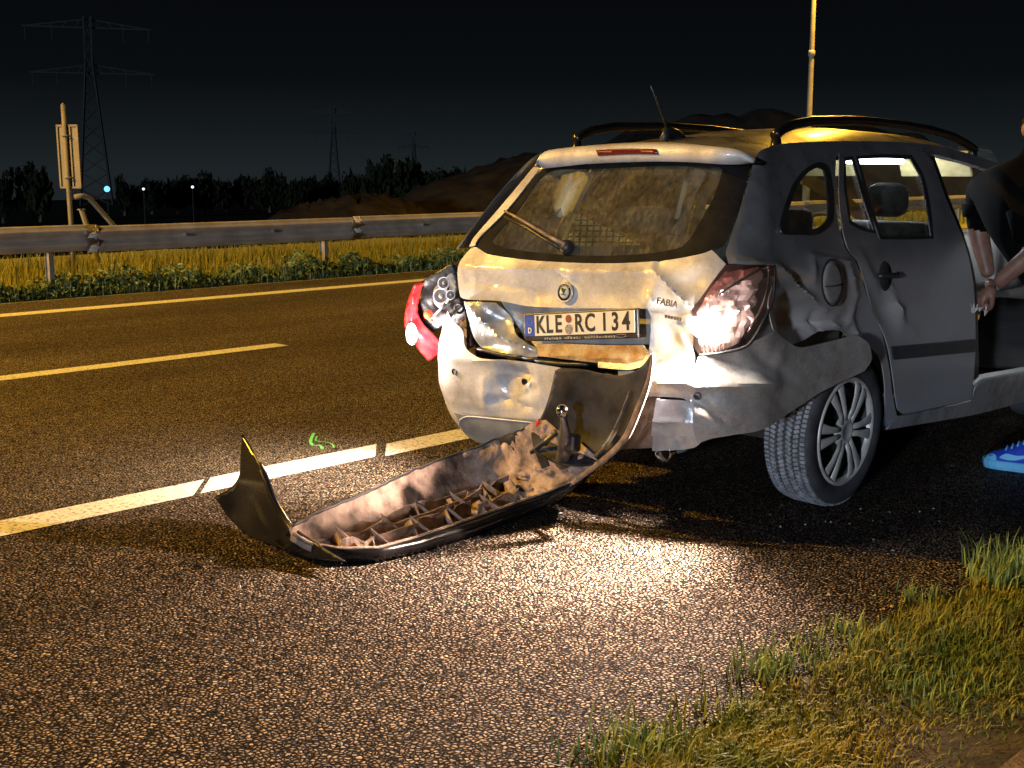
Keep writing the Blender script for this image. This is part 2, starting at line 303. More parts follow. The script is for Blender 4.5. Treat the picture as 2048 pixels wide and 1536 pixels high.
class MB:
    """collects simple shapes into one mesh"""
    def __init__(s): s.v = []; s.f = []
    def add(s, v, f):
        n = len(s.v); s.v += [tuple(map(float, p)) for p in v]; s.f += [tuple(i+n for i in q) for q in f]; return s
    def box(s, c, d, R=None):
        c = np.array(c, float); d = np.array(d, float)/2
        v = np.array([[x, y, z] for x in (-1, 1) for y in (-1, 1) for z in (-1, 1)])*d
        if R is not None: v = v @ np.array(R).T
        return s.add(v+c, [(0, 1, 3, 2), (4, 6, 7, 5), (0, 4, 5, 1), (2, 3, 7, 6), (0, 2, 6, 4), (1, 5, 7, 3)])
    def bar(s, a, b, w, h=None, n=4):
        return s.tube([a, b], [w/2, w/2] if h is None else [(w/2, h/2)]*2, n)
    def tube(s, pts, rad, n=8, closed=False, cap=True, upv=(0, 0, 1)):
        P = np.array(pts, float); k = len(P); rings = []
        if not isinstance(rad, (list, tuple, np.ndarray)): rad = [rad]*k
        last = np.array(upv, float)
        for i in range(k):
            t = P[(i+1) % k]-P[i-1] if closed else P[min(i+1, k-1)]-P[max(i-1, 0)]
            t = t/(np.linalg.norm(t)+1e-9)
            a = np.cross(t, last)
            if np.linalg.norm(a) < 1e-3: a = np.cross(t, (1, 0, 0)); 
            if np.linalg.norm(a) < 1e-3: a = np.cross(t, (0, 1, 0))
            a /= np.linalg.norm(a); b = np.cross(a, t)
            r = rad[i] if isinstance(rad[i], (tuple, list)) else (rad[i], rad[i])
            ph = math.pi/n if n == 4 else 0
            q = math.sqrt(2) if n == 4 else 1
            rings.append([P[i]+q*(a*r[0]*math.cos(2*math.pi*j/n+ph)+b*r[1]*math.sin(2*math.pi*j/n+ph)) for j in range(n)])
        v = [p for r in rings for p in r]; f = []
        for i in range(k if closed else k-1):
            for j in range(n):
                i2 = (i+1) % k
                f.append((i*n+j, i*n+(j+1) % n, i2*n+(j+1) % n, i2*n+j))
        if cap and not closed: f += [tuple(range(n-1, -1, -1)), tuple((k-1)*n+j for j in range(n))]
        return s.add(v, f)
    def lathe(s, prof, n=32, M=None, close=False):
        """profile of (radius, height) turned about local z; M maps to place"""
        v = []; f = []; k = len(prof)
        for j in range(n):
            a = 2*math.pi*j/n
            for r, h in prof: v.append((r*math.cos(a), r*math.sin(a), h))
        for j in range(n):
            for i in range(k if close else k-1):
                i2 = (i+1) % k; j2 = (j+1) % n
                f.append((j*k+i, j2*k+i, j2*k+i2, j*k+i2))
        if M is not None: v = [tuple(M @ Vector(p)) for p in v]
        return s.add(v, f)
    def ball(s, c, r, n=10, m=7):
        r = np.array(r if hasattr(r, '__len__') else (r, r, r)); v = []; f = []
        for i in range(m+1):
            th = math.pi*i/m
            for j in range(n):
                ph = 2*math.pi*j/n; v.append(np.array(c)+r*np.array([math.sin(th)*math.cos(ph), math.sin(th)*math.sin(ph), math.cos(th)]))
        for i in range(m):
            for j in range(n): f.append((i*n+j, (i+1)*n+j, (i+1)*n+(j+1) % n, i*n+(j+1) % n))
        return s.add(v, f)
    def build(s, name, m, parent=None, smooth=False, **k): return mesh(name, s.v, s.f, m, parent, smooth, **k)
def grid_faces(nu, nv): return [(i*nv+j, (i+1)*nv+j, (i+1)*nv+j+1, i*nv+j+1) for i in range(nu-1) for j in range(nv-1)]
def copy_tree(o, parent=None):
    c = o.copy(); COL.objects.link(c); c.parent = parent
    for ch in list(o.children): copy_tree(ch, c)
    return c
def spline(pts, step, closed=False):
    """smooth polyline through pts; a point with a third entry is a sharp corner"""
    n = len(pts); P = [np.array(p[:2], float) for p in pts]; C = [len(p) > 2 for p in pts]; out = []
    for i in range(n if closed else n-1):
        j = (i+1) % n; p1, p2 = P[i], P[j]
        p0 = P[i-1] if (closed or i > 0) and not C[i] else 2*p1-p2
        p3 = P[(j+1) % n] if (closed or j < n-1) and not C[j] else 2*p2-p1
        L = np.linalg.norm(p2-p1); k = max(1, int(round(L/step)))
        d1 = min(np.linalg.norm(p1-p0), L)/(np.linalg.norm(p1-p0)+1e-9); d2 = min(np.linalg.norm(p3-p2), L)/(np.linalg.norm(p3-p2)+1e-9)
        m1 = ((p1-p0)*d1+(p2-p1))*0.5; m2 = ((p2-p1)+(p3-p2)*d2)*0.5
        for q in range(k):
            t = q/k; out.append((2*t**3-3*t**2+1)*p1+(t**3-2*t**2+t)*m1+(-2*t**3+3*t**2)*p2+(t**3-t**2)*m2)
    if not closed: out.append(P[-1])
    return np.array(out)
def inside(pts, poly):
    x, y = pts[:, 0], pts[:, 1]; r = np.zeros(len(pts), bool); n = len(poly); j = n-1
    for i in range(n):
        xi, yi, xj, yj = poly[i][0], poly[i][1], poly[j][0], poly[j][1]
        if yi != yj:
            r ^= ((yi > y) != (yj > y)) & (x < (xj-xi)*(y-yi)/(yj-yi)+xi)
        j = i
    return r
def fill(outer, holes=(), step=8.0, curve=True):
    """triangulate an outline with holes, with a regular set of inner points"""
    loops = [spline(l, step, True) if curve else np.array([p[:2] for p in l], float) for l in [outer, *holes]]
    verts = []; edges = []
    for l in loops:
        n0 = len(verts); verts += [tuple(p) for p in l]; edges += [(n0+i, n0+(i+1) % len(l)) for i in range(len(l))]
    lo, hi = loops[0].min(0), loops[0].max(0)
    gx, gy = np.meshgrid(np.arange(lo[0]+step/2, hi[0], step), np.arange(lo[1]+step/2, hi[1], step)); gx = gx+((np.arange(gx.shape[0]) % 2)*step/2)[:, None]
    g = np.c_[gx.ravel(), gy.ravel()]
    ok = inside(g, loops[0])
    for h in loops[1:]: ok &= ~inside(g, h)
    allb = np.vstack(loops)
    g = g[ok]
    if len(g):
        d = np.sqrt(((g[:, None]-allb[None])**2).sum(2)).min(1); g = g[d > step*0.45]
    r = delaunay_2d_cdt([Vector(p) for p in verts]+[Vector(p) for p in g], edges, [], 0, 1e-6)
    V = np.array([(p.x, p.y) for p in r[0]]); F = np.array([list(t) for t in r[2] if len(t) == 3])
    c = V[F].mean(1); ok = inside(c, loops[0])
    for h in loops[1:]: ok &= ~inside(c, h)
    return V, F[ok], loops

# ================================================================== the setting
def sheet(name, x0, x1, y0, y1, z, m, nx=2, ny=2, fn=None, kind='structure', label=None):
    xs = np.linspace(x0, x1, nx); ys = np.linspace(y0, y1, ny)
    v = [(x, y, z+(fn(x, y) if fn else 0)) for x in xs for y in ys]
    o = mesh(name, v, [(a, b, c, d) for a, b, c, d in grid_faces(nx, ny)], m, smooth=bool(fn))
    return tag(o, label, None, None, kind)
RAILX = -13.35
def terr(x, y): return -min(1.0, max(0.0, (-x-19.0)/30.0))**1.2*2.6-max(0.0, -x-60.0)*0.024
xs = np.r_[-2500, -1400, -900, -500, -300, -180, -120, -90, np.linspace(-60, -18, 22), -15, -12.95, -1.78, 0.5, 30, 200, 900]
ys = np.r_[-900, -200, np.linspace(-60, 120, 31), 250, 600, 2500]
gv = [(x, y, -0.012+terr(x, y)) for x in xs for y in ys]
tag(mesh("ground", gv, grid_faces(len(xs), len(ys)), M_FIELD, smooth=True), kind='structure')
sheet("road", -13.0, -4.655, -60, 260, 0.0, M_ASPH2)
sheet("hard_shoulder", -4.655, -1.72, -60, 260, 0.0, M_ASPH)
sheet("near_verge_soil", -1.74, -0.95, -12, 60, -0.004, M_SOIL, 40, 160, lambda x, y: 0.02*math.sin(3*x+1.7*y)*math.sin(2.3*y)*min(1, (x+1.74)*2)+0.05*max(0, min(1, (x+1.5))))
sheet("far_verge_soil", -19.0, -12.98, -30, 110, -0.003, M_STRAW, 24, 120, lambda x, y: min(1, max(0, -x-13.2))*(0.05+0.03*math.sin(1.9*y+x)*math.sin(0.7*y)))
# painted lines on the road, each its own piece of marking
def strip(name, x, y0, y1, w, slant=0.0, z=0.004):
    return tag(mesh(name, [(x-w/2, y0+slant, z), (x+w/2, y0, z), (x+w/2, y1, z), (x-w/2, y1+slant, z)], [(0, 1, 2, 3)], M_LINE), kind='structure')
strip("edge_line_far", -11.95, -40, 200, 0.25)
for i in range(-3, 14): strip("lane_dash", -8.31, 2.92+12.0*i, 5.92+12.0*i, 0.19)
segs = [(-6.0, 0.55, -4.76), (0.60, 2.83, -4.765), (2.87, 3.86, -4.775), (3.90, 6.1, -4.745), (6.16, 9.2, -4.755), (9.25, 12.4, -4.75), (12.45, 40, -4.75), (40.05, 160, -4.75)]
for a, b, x in segs: strip("edge_line_near", x, a, b, 0.215, 0.19)

# earth heaps beyond the verge
def mound(name, cx, cy, L, W, H, seed, nx=36, ny=60, base=-1.2):
    r = np.random.default_rng(seed); ph = r.uniform(0, 6.28, 12); v = []
    for i in range(nx):
        for j in range(ny):
            u = -1+2*i/(nx-1); w = -1+2*j/(ny-1)
            q = max(0.0, 1-math.sqrt(u*u+w*w)**2.0)
            n = sum(math.sin(w*L*(0.25+0.19*k)+ph[k])*math.cos(u*W*(0.3+0.2*k)+ph[k+6]) for k in range(6))/6
            v.append((cx+u*W, cy+w*L, base+(H-base)*q**0.8*(1+0.22*n)+(0.12*n+0.10*r.normal())*q))
    return tag(mesh(name, v, grid_faces(nx, ny), M_MOUND, smooth=True), kind='structure')
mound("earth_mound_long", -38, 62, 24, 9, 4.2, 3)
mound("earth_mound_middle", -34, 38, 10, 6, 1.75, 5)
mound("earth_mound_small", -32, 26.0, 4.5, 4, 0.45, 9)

# far trees, one by one, standing on the lower field
def crown_mesh(name, rx, rz, n, seed):
    r = np.random.default_rng(seed); v = []; f = []
    lobes = r.normal(0, 0.45, (9, 3)); lobes[:, 2] = np.abs(lobes[:, 2])*0.6
    for k in range(n):
        l = lobes[k % 9]; d = r.normal(0, 1, 3); d /= np.linalg.norm(d); d *= r.uniform(0.2, 0.62)
        p = (l+d)*np.array([rx, rx, rz*0.8]); p[2] = max(p[2]+rz*0.45, -rz*0.1)
        a = r.normal(0, 1, 3); a /= np.linalg.norm(a); b = np.cross(a, r.normal(0, 1, 3)); b /= np.linalg.norm(b)
        s = rx*r.uniform(0.09, 0.2); i = len(v)
        v += [p-a*s, p+b*s*0.6, p+a*s, p-b*s*0.6]; f.append((i, i+1, i+2, i+3))
    me = bpy.data.meshes.new(name); me.from_pydata([tuple(q) for q in v], [], f); me.materials.append(M_LEAF); return me
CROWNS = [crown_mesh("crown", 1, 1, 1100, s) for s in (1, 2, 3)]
TRUNK = MB().tube([(0, 0, -0.6), (0.02, 0, 0.1), (0, 0.03, 0.7)], [0.07, 0.05, 0.025], 6)
tme = bpy.data.meshes.new("trunk"); tme.from_pydata(TRUNK.v, [], TRUNK.f); tme.materials.append(M_BARK)
def far_tree(px, top, width, dist, k, label):
    """px, top and width as seen in the photograph; dist metres along the ray"""
    d = rays([(px, 339)])[0] @ RW; loc = np.array([0, 0, CAMH])+d*dist/math.hypot(d[0], d[1])
    zg = terr(loc[0], loc[1])-0.1
    ztop = CAMH+(339-top)/FOC*dist*1.04
    rx = width/2/FOC*dist; hh = max(1.5, ztop-zg)
    t = empty("tree", (loc[0], loc[1], zg), 1.3*k, label, "tree", "trees along the far edge of the field")
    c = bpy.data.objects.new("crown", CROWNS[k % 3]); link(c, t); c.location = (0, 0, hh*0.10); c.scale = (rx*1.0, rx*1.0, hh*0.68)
    w = bpy.data.objects.new("trunk", tme); link(w, t); w.location = (0, 0, hh*0.28); w.scale = (hh*0.5, hh*0.5, hh*0.46)
    return t
TREES = [(0, 333, 34, 150, "dark tree cut by the left picture edge"), (75, 321, 66, 150, "round dark tree standing left of the road sign"),
 (245, 348, 40, 190, "low dark tree right of the large pylon foot"), (300, 343, 56, 200, "dark tree above the small white far light"),
 (352, 346, 56, 200, "dark tree second right of the tiny far lights"), (405, 342, 60, 205, "dark tree midway between sign and second pylon"),
 (450, 346, 50, 205, "low dark tree in the middle of the far row"), (490, 344, 44, 210, "dark tree just left of the peaked tree"),
 (537, 336, 52, 190, "peaked dark tree in the far row"), (590, 345, 46, 205, "low dark tree right of the peaked tree"),
 (630, 347, 44, 205, "low dark tree left of the second pylon foot"), (662, 345, 40, 205, "dark tree at the second pylon foot"),
 (710, 326, 60, 120, "dark tree at the left end of the tall clump"), (755, 306, 84, 110, "tallest dark tree in the clump left of the car"),
 (812, 318, 76, 112, "broad dark tree in the middle of the tall clump"), (872, 317, 76, 110, "dark tree at the right end of the tall clump"),
 (930, 330, 60, 150, "dark tree behind the heap beside the car")]
for i, (px, tp, w, d, lb) in enumerate(TREES): far_tree(px, tp, w, d, i, lb)

# lattice pylons
def pylon(px, top, base_px, dist, arms, label):
    d = rays([(px, 339)])[0] @ RW; loc = np.array([0, 0, 0])+d*dist/math.hypot(d[0], d[1])
    s = dist/FOC*1.03; zt = CAMH+(339-top)*s; zb = terr(loc[0], loc[1])-0.3; H = zt-zb; wb = base_px*s/2; wt = wb*0.22
    yawp = math.atan2(d[1], d[0])-math.pi/2
    root = empty("pylon", (loc[0], loc[1], zb), yawp, label, "pylon", "lattice pylons of the power line")
    def w_at(z): return wb+(wt-wb)*min(1, (z/H)/0.75) if z < 0.75*H else wt
    th = max(0.25, 0.0011*dist*0.95)
    for sx in (-1, 1):
        for sy in (-1, 1):
            MB().tube([(sx*w_at(z), sy*w_at(z), z) for z in np.linspace(0, H, 9)], th*0.6, 4).build("leg", M_PYLON, root)
    mb = MB(); zz = np.linspace(0, H*0.97, 12)
    for a, b in zip(zz[:-1], zz[1:]):
        for sx, sy, tx, ty in ((-1, -1, 1, -1), (1, -1, 1, 1), (1, 1, -1, 1), (-1, 1, -1, -1)):
            mb.bar((sx*w_at(a), sy*w_at(a), a), (tx*w_at(b), ty*w_at(b), b), th*0.55)
            mb.bar((tx*w_at(a), ty*w_at(a), a), (sx*w_at(b), sy*w_at(b), b), th*0.55)
    mb.build("bracing", M_PYLON, root)
    for ay, l, r in arms:
        z = CAMH+(339-ay)*s-zb
        m2 = MB()
        for q, e in ((-1, l), (1, r)):
            tip = q*abs(e-px)*s
            m2.bar((0, 0, z), (tip, 0, z), th*1.1); m2.bar((0, 0, z+H*0.045), (tip, 0, z), th*0.9)
            for k in range(1, 5): m2.bar((tip*k/5, 0, z), (tip*(k-0.5)/5, 0, z+H*0.045*(1-(k-0.5)/5)), th*0.6)
        a = m2.build("cross_arm", M_PYLON, root)
        for q, e in ((-1, l), (1, r)):
            for fr in (0.95, 0.55):
                tip = q*abs(e-px)*s*fr; MB().bar((tip, 0, z), (tip, 0, z-H*0.07), th*0.6).build("insulator", M_PYLON, a)
    return root
pylon(190, 70, 56, 480, [(90, 80, 300), (169, 88, 302)], "large dark lattice pylon behind the road sign")
pylon(668, 224, 24, 900, [(234, 620, 706), (271, 610, 716)], "middle sized faint lattice pylon left of the tall tree clump")
pylon(828, 266, 14, 1500, [(274, 806, 850), (297, 798, 858)], "smallest faint lattice pylon above the heap beside the car")

# far lamps
def far_lamp(name, px, py, dist, r, m, label):
    d = rays([(px, py)])[0] @ RW; p = np.array([0, 0, CAMH])+d*dist
    t = empty(name, (p[0], p[1], terr(p[0], p[1])-0.1), 0, label, "lamp", "far lamps in the field")
    h = max(0.4, p[2]-(terr(p[0], p[1])-0.1))
    MB().tube([(0, 0, 0), (0, 0, h)], 0.05, 6).build("post", M_PYLON, t)
    MB().ball((0, 0, h), r, 10, 8).build("globe", m, t, True)
far_lamp("yard_lamp", 214, 378, 105, 0.23, M_FARB, "bright blue white far lamp right of the road sign")
far_lamp("yard_lamp", 287, 378, 125, 0.13, M_FARW, "tiny white far lamp nearest the blue lamp")
far_lamp("yard_lamp", 385, 374, 125, 0.14, M_FARW, "tiny white far lamp second from the blue lamp")

# ------------------------------------------------------------------ guard rail on the far side
def guardrail():
    root = empty("guard_rail", (RAILX, 0, 0), 0, "long grey steel guard rail on posts along the far road edge", "guard rail")
    prof = [(0.0, 0.775), (0.012, 0.760), (0.014, 0.745), (0.055, 0.720), (0.060, 0.700), (0.055, 0.680), (0.010, 0.650), (0.006, 0.630), (0.010, 0.610),
            (0.055, 0.580), (0.060, 0.560), (0.055, 0.540), (0.014, 0.510), (0.012, 0.495), (0.0, 0.480)]
    L = 3.83; y = 6.90-L*8
    bm = None; sb = None
    for i in range(22):
        if bm is None:
            n = 24; v = [(p[0], L*k/(n-1)*1.03, p[1]) for k in range(n) for p in prof]
            o = mesh("rail_beam", v, grid_faces(n, len(prof)), M_GALV, root, True, solid=0.004, off=0); bm = o
        else:
            o = bm.copy(); link(o, root)
        o.location = (0.0+0.004*(i % 2), y, 0.012*math.sin(i*2.1)); o.rotation_euler = (0, 0, 0.002*math.sin(i*1.3))
        # splice plate and bolts at each joint
        for z in (0.56, 0.70):
            for dy in (-0.10, 0.02):
                if sb is None: sb = MB().box((0, 0, 0), (0.02, 0.034, 0.026)).build("splice_bolt", M_GALV2, root); q = sb
                else: q = sb.copy(); link(q, root)
                q.location = (0.062, y+0.06+dy, z)
        MB().tube([(p[0]+0.006, y+0.10, p[1]) for p in prof], 0.008, 5).build("beam_end", M_GALV, root)
        for k in (1, 2):
            MB().box((0.022, y+L*k/3, 0.63), (0.03, 0.10, 0.022)).box((0.032, y+L*k/3-0.03, 0.63), (0.03, 0.03, 0.035)).build("centre_bolt", M_GALV2, root)
        y += L
    pm = None
    for k in range(-10, 24):
        yy = 6.48+L*k
        if pm is None:
            pm = MB().box((0, 0, 0.30), (0.10, 0.012, 0.72)).box((0.05, 0, 0.30), (0.006, 0.055, 0.72)).box((-0.05, 0, 0.30), (0.006, 0.055, 0.72)).build("post", M_GALV2, root)
            o = pm
        else: o = pm.copy(); link(o, root)
        o.location = (-0.10, yy, 0)
        if k < 14: MB().box((-0.022, yy, 0.63), (0.05, 0.06, 0.20)).build("spacer", M_GALV2, root)
guardrail()

# road sign seen from behind, with a bent tube and a stub post near it
def sign_pt(px, py, X): 
    d = rays([(px, py)])[0] @ RW; return np.array([0, 0, CAMH])+d*(X/d[0])
SX = -15.2
b0 = sign_pt(142, 447, SX); t0 = sign_pt(126, 210, SX)
sg = empty("road_sign", (b0[0], b0[1], 0), 0, "narrow upright road sign seen from behind on a tilted pole", "sign")
lean = (t0-b0); lean = lean/lean[2]
def sp(z): return np.array([lean[0]*(z-b0[2]), lean[1]*(z-b0[2]), z])
MB().tube([sp(0), sp(1.0), sp(t0[2])], 0.030, 10).tube([sp(t0[2]), sp(t0[2]+0.025)], [0.030, 0.006], 10).build("pole", M_SIGNB, sg, True)
def plate_poly(x0, x1, z0, z1, dy):
    return [sp(z0)+np.array([x0, dy, 0]), sp(z0)+np.array([x1, dy, 0]), sp(z1)+np.array([x1, dy, 0]), sp(z1)+np.array([x0, dy, 0])]
z0, z1 = 1.175, 1.945
ang = 0.50
def rotp(p, a=ang):
    c, s = math.cos(a), math.sin(a); z = p[2]; q = p-sp(z); return np.array([c*q[0]-s*q[1], s*q[0]+c*q[1], 0])+sp(z)
pl = [rotp(p) for p in plate_poly(-0.13, 0.16, z0, z1, 0.045)]
mesh("sign_panel", pl, [(0, 1, 2, 3)], M_SIGNB, sg, solid=0.006, off=0)
for (xa, xb, za, zb) in ((-0.14, 0.17, z0-0.012, z0+0.012), (-0.14, 0.17, z1-0.012, z1+0.012), (-0.14, -0.118, z0, z1), (0.148, 0.17, z0, z1), (-0.06, -0.045, z0, z1), (0.045, 0.065, z0, z1)):
    pp = [rotp(p) for p in plate_poly(xa, xb, za, zb, 0.03)]
    mesh("sign_rim", pp, [(0, 1, 2, 3)], M_SIGNB, sg, solid=0.02, off=0)
for z in (1.3, 1.82): MB().tube([rotp(sp(z)+np.array([0.05*math.cos(a), 0.05*math.sin(a), 0])) for a in np.linspace(0, 6.28, 13)[:-1]], 0.010, 5, closed=True).build("clamp", M_GALV2, sg)
bt = empty("bent_tube", tuple(c2w(hit([(222, 520)], 2, 0))[0]*0+np.array([-15.05, 8.0, 0])), 0, "bent grey tube end standing behind the rail beside the sign", "tube")
pts = [sign_pt(*q, -15.05) for q in ((150, 394), (164, 391), (178, 396), (200, 420), (222, 445), (262, 492))]
MB().tube([p-np.array([-15.05, 8.0, 0]) for p in pts], 0.032, 10).build("tube", M_SIGNB, bt, True)
sb_ = [sign_pt(163, 419, -14.6), sign_pt(172, 447, -14.6)]; dvec = sb_[1]-sb_[0]
st = empty("stub_post", (sb_[1][0], sb_[1][1], 0), 0, "short slanted stub post between the sign pole and the bent tube", "post")
bot = sb_[1]+dvec*(sb_[1][2]/-dvec[2]) if dvec[2] < 0 else sb_[1]
MB().tube([bot-np.array([sb_[1][0], sb_[1][1], 0]), sb_[0]-np.array([sb_[1][0], sb_[1][1], 0])], 0.035, 8).box(sb_[0]-np.array([sb_[1][0], sb_[1][1], 0]), (0.075, 0.075, 0.012)).build("post", M_SIGNB, st)

# ------------------------------------------------------------------ sodium street lamps behind the rail
def street_lamp(loc, label, power):
    t = empty("street_lamp", loc, 0, label, "street lamp", "sodium street lamps behind the guard rail")
    MB().tube([(0, 0, 0), (0, 0, 1.2), (0, 0, 1.25), (0, 0, 4.3), (0, 0, 9.0)], [0.10, 0.095, 0.075, 0.062, 0.045], 14).build("pole", M_SIGNB, t, True)
    MB().tube([(0, 0, 4.18), (0, 0, 4.2), (0, 0, 4.32), (0, 0, 4.34)], [0.065, 0.085, 0.085, 0.065], 14).build("collar", M_GALV2, t, True)
    MB().tube([(0, 0, 8.9), (0.15, 0, 9.15), (0.6, 0, 9.3), (1.3, 0, 9.38)], [0.05, 0.045, 0.04, 0.035], 10).build("arm", M_GALV, t, True)
    MB().tube([(1.15, 0, 9.42), (1.25, 0, 9.43), (1.7, 0, 9.47), (1.95, 0, 9.47)], [(0.06, 0.05), (0.16, 0.09), (0.16, 0.09), (0.07, 0.04)], 12).build("lamp_head", M_GALV2, t, True)
    MB().ball((1.52, 0, 9.37), (0.26, 0.11, 0.06), 14, 8).build("lamp_bowl", M_SOD, t, True)
    l = bpy.data.lights.new("sodium_light", 'SPOT'); l.energy = power; l.color = (1.0, 0.53, 0.05); l.spot_size = math.radians(158); l.spot_blend = 0.35; l.shadow_soft_size = 0.16
    lo = bpy.data.objects.new("sodium_light", l); link(lo, t); lo.location = (1.52, 0, 9.24)
street_lamp((-17.0, 28.4, 0), "tall street lamp pole rising behind the car roof", 13500)
street_lamp((-17.0, -5.6, 0), "next street lamp of the row, beyond the left picture edge", 24000)
street_lamp((-17.0, 62.4, 0), "farther street lamp of the row, beyond the right picture edge", 13500)

# ================================================================== the damaged estate car (car frame: x right, y forward from the rear axle, z up)
car = empty("estate_car", (CX, CY, 0), YAW, "silver estate car with crushed tail, dented gate and torn rear bumper", "car")
ZT = np.array([.05, .20, .30, .45, .62, .70, .90, 1.00, 1.08, 1.16, 1.30, 1.44, 1.50, 1.56, 1.72])
WT = np.array([.74, .78, .81, .83, .83, .825, .82, .805, .780, .745, .675, .60, .555, .49, .28])
ST = np.array([0, 0, 0, 0, 0, 0, 0, .005, .015, .022, .032, .045, .05, .05, .05])          # the body leans slightly to its right
LT = np.array([.78, .84, .91, .96, .96, .93, .92, .905, .86, .81, .72, .62, .56, .45, .2])
RT = np.array([.25, .26, .26, .26, .26, .25, .24, .23, .22, .21, .19, .17, .15, .1, .05])
_zz = np.linspace(0, 1.8, 361)
def _smooth(T, k=9):
    a = np.interp(_zz, ZT, T); w = np.hanning(2*k+3)[1:-1]; w /= w.sum(); return np.convolve(np.pad(a, k, mode='edge'), w, 'valid')
WS, SS, LS, RS = map(_smooth, (WT, ST, LT, RT))
def sdf(P):
    z = P[:, 2]; w = np.interp(z, _zz, WS); L = np.interp(z, _zz, LS); rc = np.interp(z, _zz, RS); s = np.interp(z, _zz, SS)
    qx = np.abs(P[:, 0]-s)-(w-rc); qy = -P[:, 1]-(L-rc)
    return np.hypot(np.maximum(qx, 0), np.maximum(qy, 0))+np.minimum(np.maximum(qx, qy), 0)-rc
def grad(P):
    e = 0.004; g = np.stack([(sdf(P+np.eye(3)[i]*e)-sdf(P-np.eye(3)[i]*e))/(2*e) for i in range(3)], 1)
    return g/np.linalg.norm(g, axis=1, keepdims=True)
def surf(px, push=0.0):
    """car-body point under each pixel of the photograph (nearest body point where the ray only grazes it)"""
    d = rays(px); t = np.full(len(d), 2.0); best = np.full(len(d), 9.0); bt_ = t.copy()
    for _ in range(70):
        P = ORG+d*t[:, None]; s = sdf(P); m = s < best; best[m] = s[m]; bt_[m] = t[m]
        t = t+np.where(np.abs(s) > 1e-4, np.clip(s*0.7, -0.2, 0.5), 0); t = np.minimum(t, 12)
    t = np.where(best < 0.002, t, bt_)
    P = ORG+d*t[:, None]
    for _ in range(4):
        s = sdf(P); far = s > 0.002
        if far.any(): P[far] -= grad(P[far])*s[far, None]
    return P, grad(P)
def dents(V, spec):
    """displacement along the panel normal: g = rounded dent, l = fold line, n = fine crumple"""
    o = np.zeros(len(V))
    for q in spec:
        if q[0] == 'g':
            _, x, y, rx, ry, dep, *r = q; a = math.radians(r[0]) if r else 0
            dx, dy = V[:, 0]-x, V[:, 1]-y; u = (dx*math.cos(a)+dy*math.sin(a))/rx; w = (-dx*math.sin(a)+dy*math.cos(a))/ry
            o += dep*np.exp(-(u*u+w*w))
        elif q[0] == 'l':
            _, x0, y0, x1, y1, wd, dep = q
            ax, ay = x1-x0, y1-y0; L2 = ax*ax+ay*ay; t = ((V[:, 0]-x0)*ax+(V[:, 1]-y0)*ay)/L2; tc = np.clip(t, 0, 1)
            dd = np.hypot(V[:, 0]-x0-tc*ax, V[:, 1]-y0-tc*ay); o += dep*np.exp(-dd/wd)*(1-0.5*np.abs(2*tc-1))
        elif q[0] == 'n':
            _, sc, amp, x, y, r = q
            k = np.exp(-((V[:, 0]-x)**2+(V[:, 1]-y)**2)/r**2)
            o += amp*k*(np.sin(V[:, 0]/sc+1.3*np.sin(V[:, 1]/sc*0.7))+np.sin(V[:, 1]/sc*1.3+V[:, 0]/sc*0.4)+0.6*np.sin((V[:, 0]-V[:, 1])/sc*2.1))/2
        elif q[0] == 'r':                    # ramp: from x0 to x1 rising to dep
            _, x0, x1, dep = q; o += dep*np.clip((V[:, 0]-x0)/(x1-x0), 0, 1)**1.5
    return o
def panel(name, outer, m, holes=(), step=8, off=0.0, spec=(), th=0.004, parent=None, smooth=True, mirror=False, curve=True):
    V, F, _ = fill(outer, holes, step, curve)
    P, n = surf(V); P = P+n*(off+dents(V, spec))[:, None]
    F = F[:, ::-1]
    if mirror: P = P.copy(); P[:, 0] = 2*np.interp(P[:, 2], _zz, SS)-P[:, 0]; F = F[:, ::-1]
    o = mesh(name, P, F, m, parent or car, smooth, solid=th, off=-1)
    if th and smooth: q = o.modifiers.new("crisp_edges", 'EDGE_SPLIT'); q.split_angle = 0.75
    return o
def frame_at(px, py, off=0.0):
    """matrix with its z axis out of the body, x to the right of the viewer"""
    P, n = surf([(px, py)]); n = n[0]; p = P[0]+n*off
    x = np.cross((0, 0, 1), n); x /= np.linalg.norm(x); y = np.cross(n, x)
    return Matrix(((x[0], y[0], n[0], p[0]), (x[1], y[1], n[1], p[1]), (x[2], y[2], n[2], p[2]), (0, 0, 0, 1)))
def surf_line(pts, off): 
    P, n = surf(pts); return P+n*off
def textmesh(name, s, size, M, m, parent, ext=0.0008, sx=1.0, align='CENTER', bold=0.0):
    cu = bpy.data.curves.new(name, 'FONT'); cu.body = s; cu.size = size; cu.extrude = ext; cu.align_x = align; cu.align_y = 'CENTER'; cu.offset = bold; cu.resolution_u = 3
    to = bpy.data.objects.new(name, cu); COL.objects.link(to)
    me = bpy.data.meshes.new_from_object(to.evaluated_get(bpy.context.evaluated_depsgraph_get())); COL.objects.unlink(to); bpy.data.objects.remove(to)
    me.transform(M @ Matrix.Diagonal((sx, 1, 1, 1))); me.materials.clear(); me.materials.append(m)
    o = bpy.data.objects.new(name, me); return link(o, parent)
c = 1   # marks a sharp corner in an outline

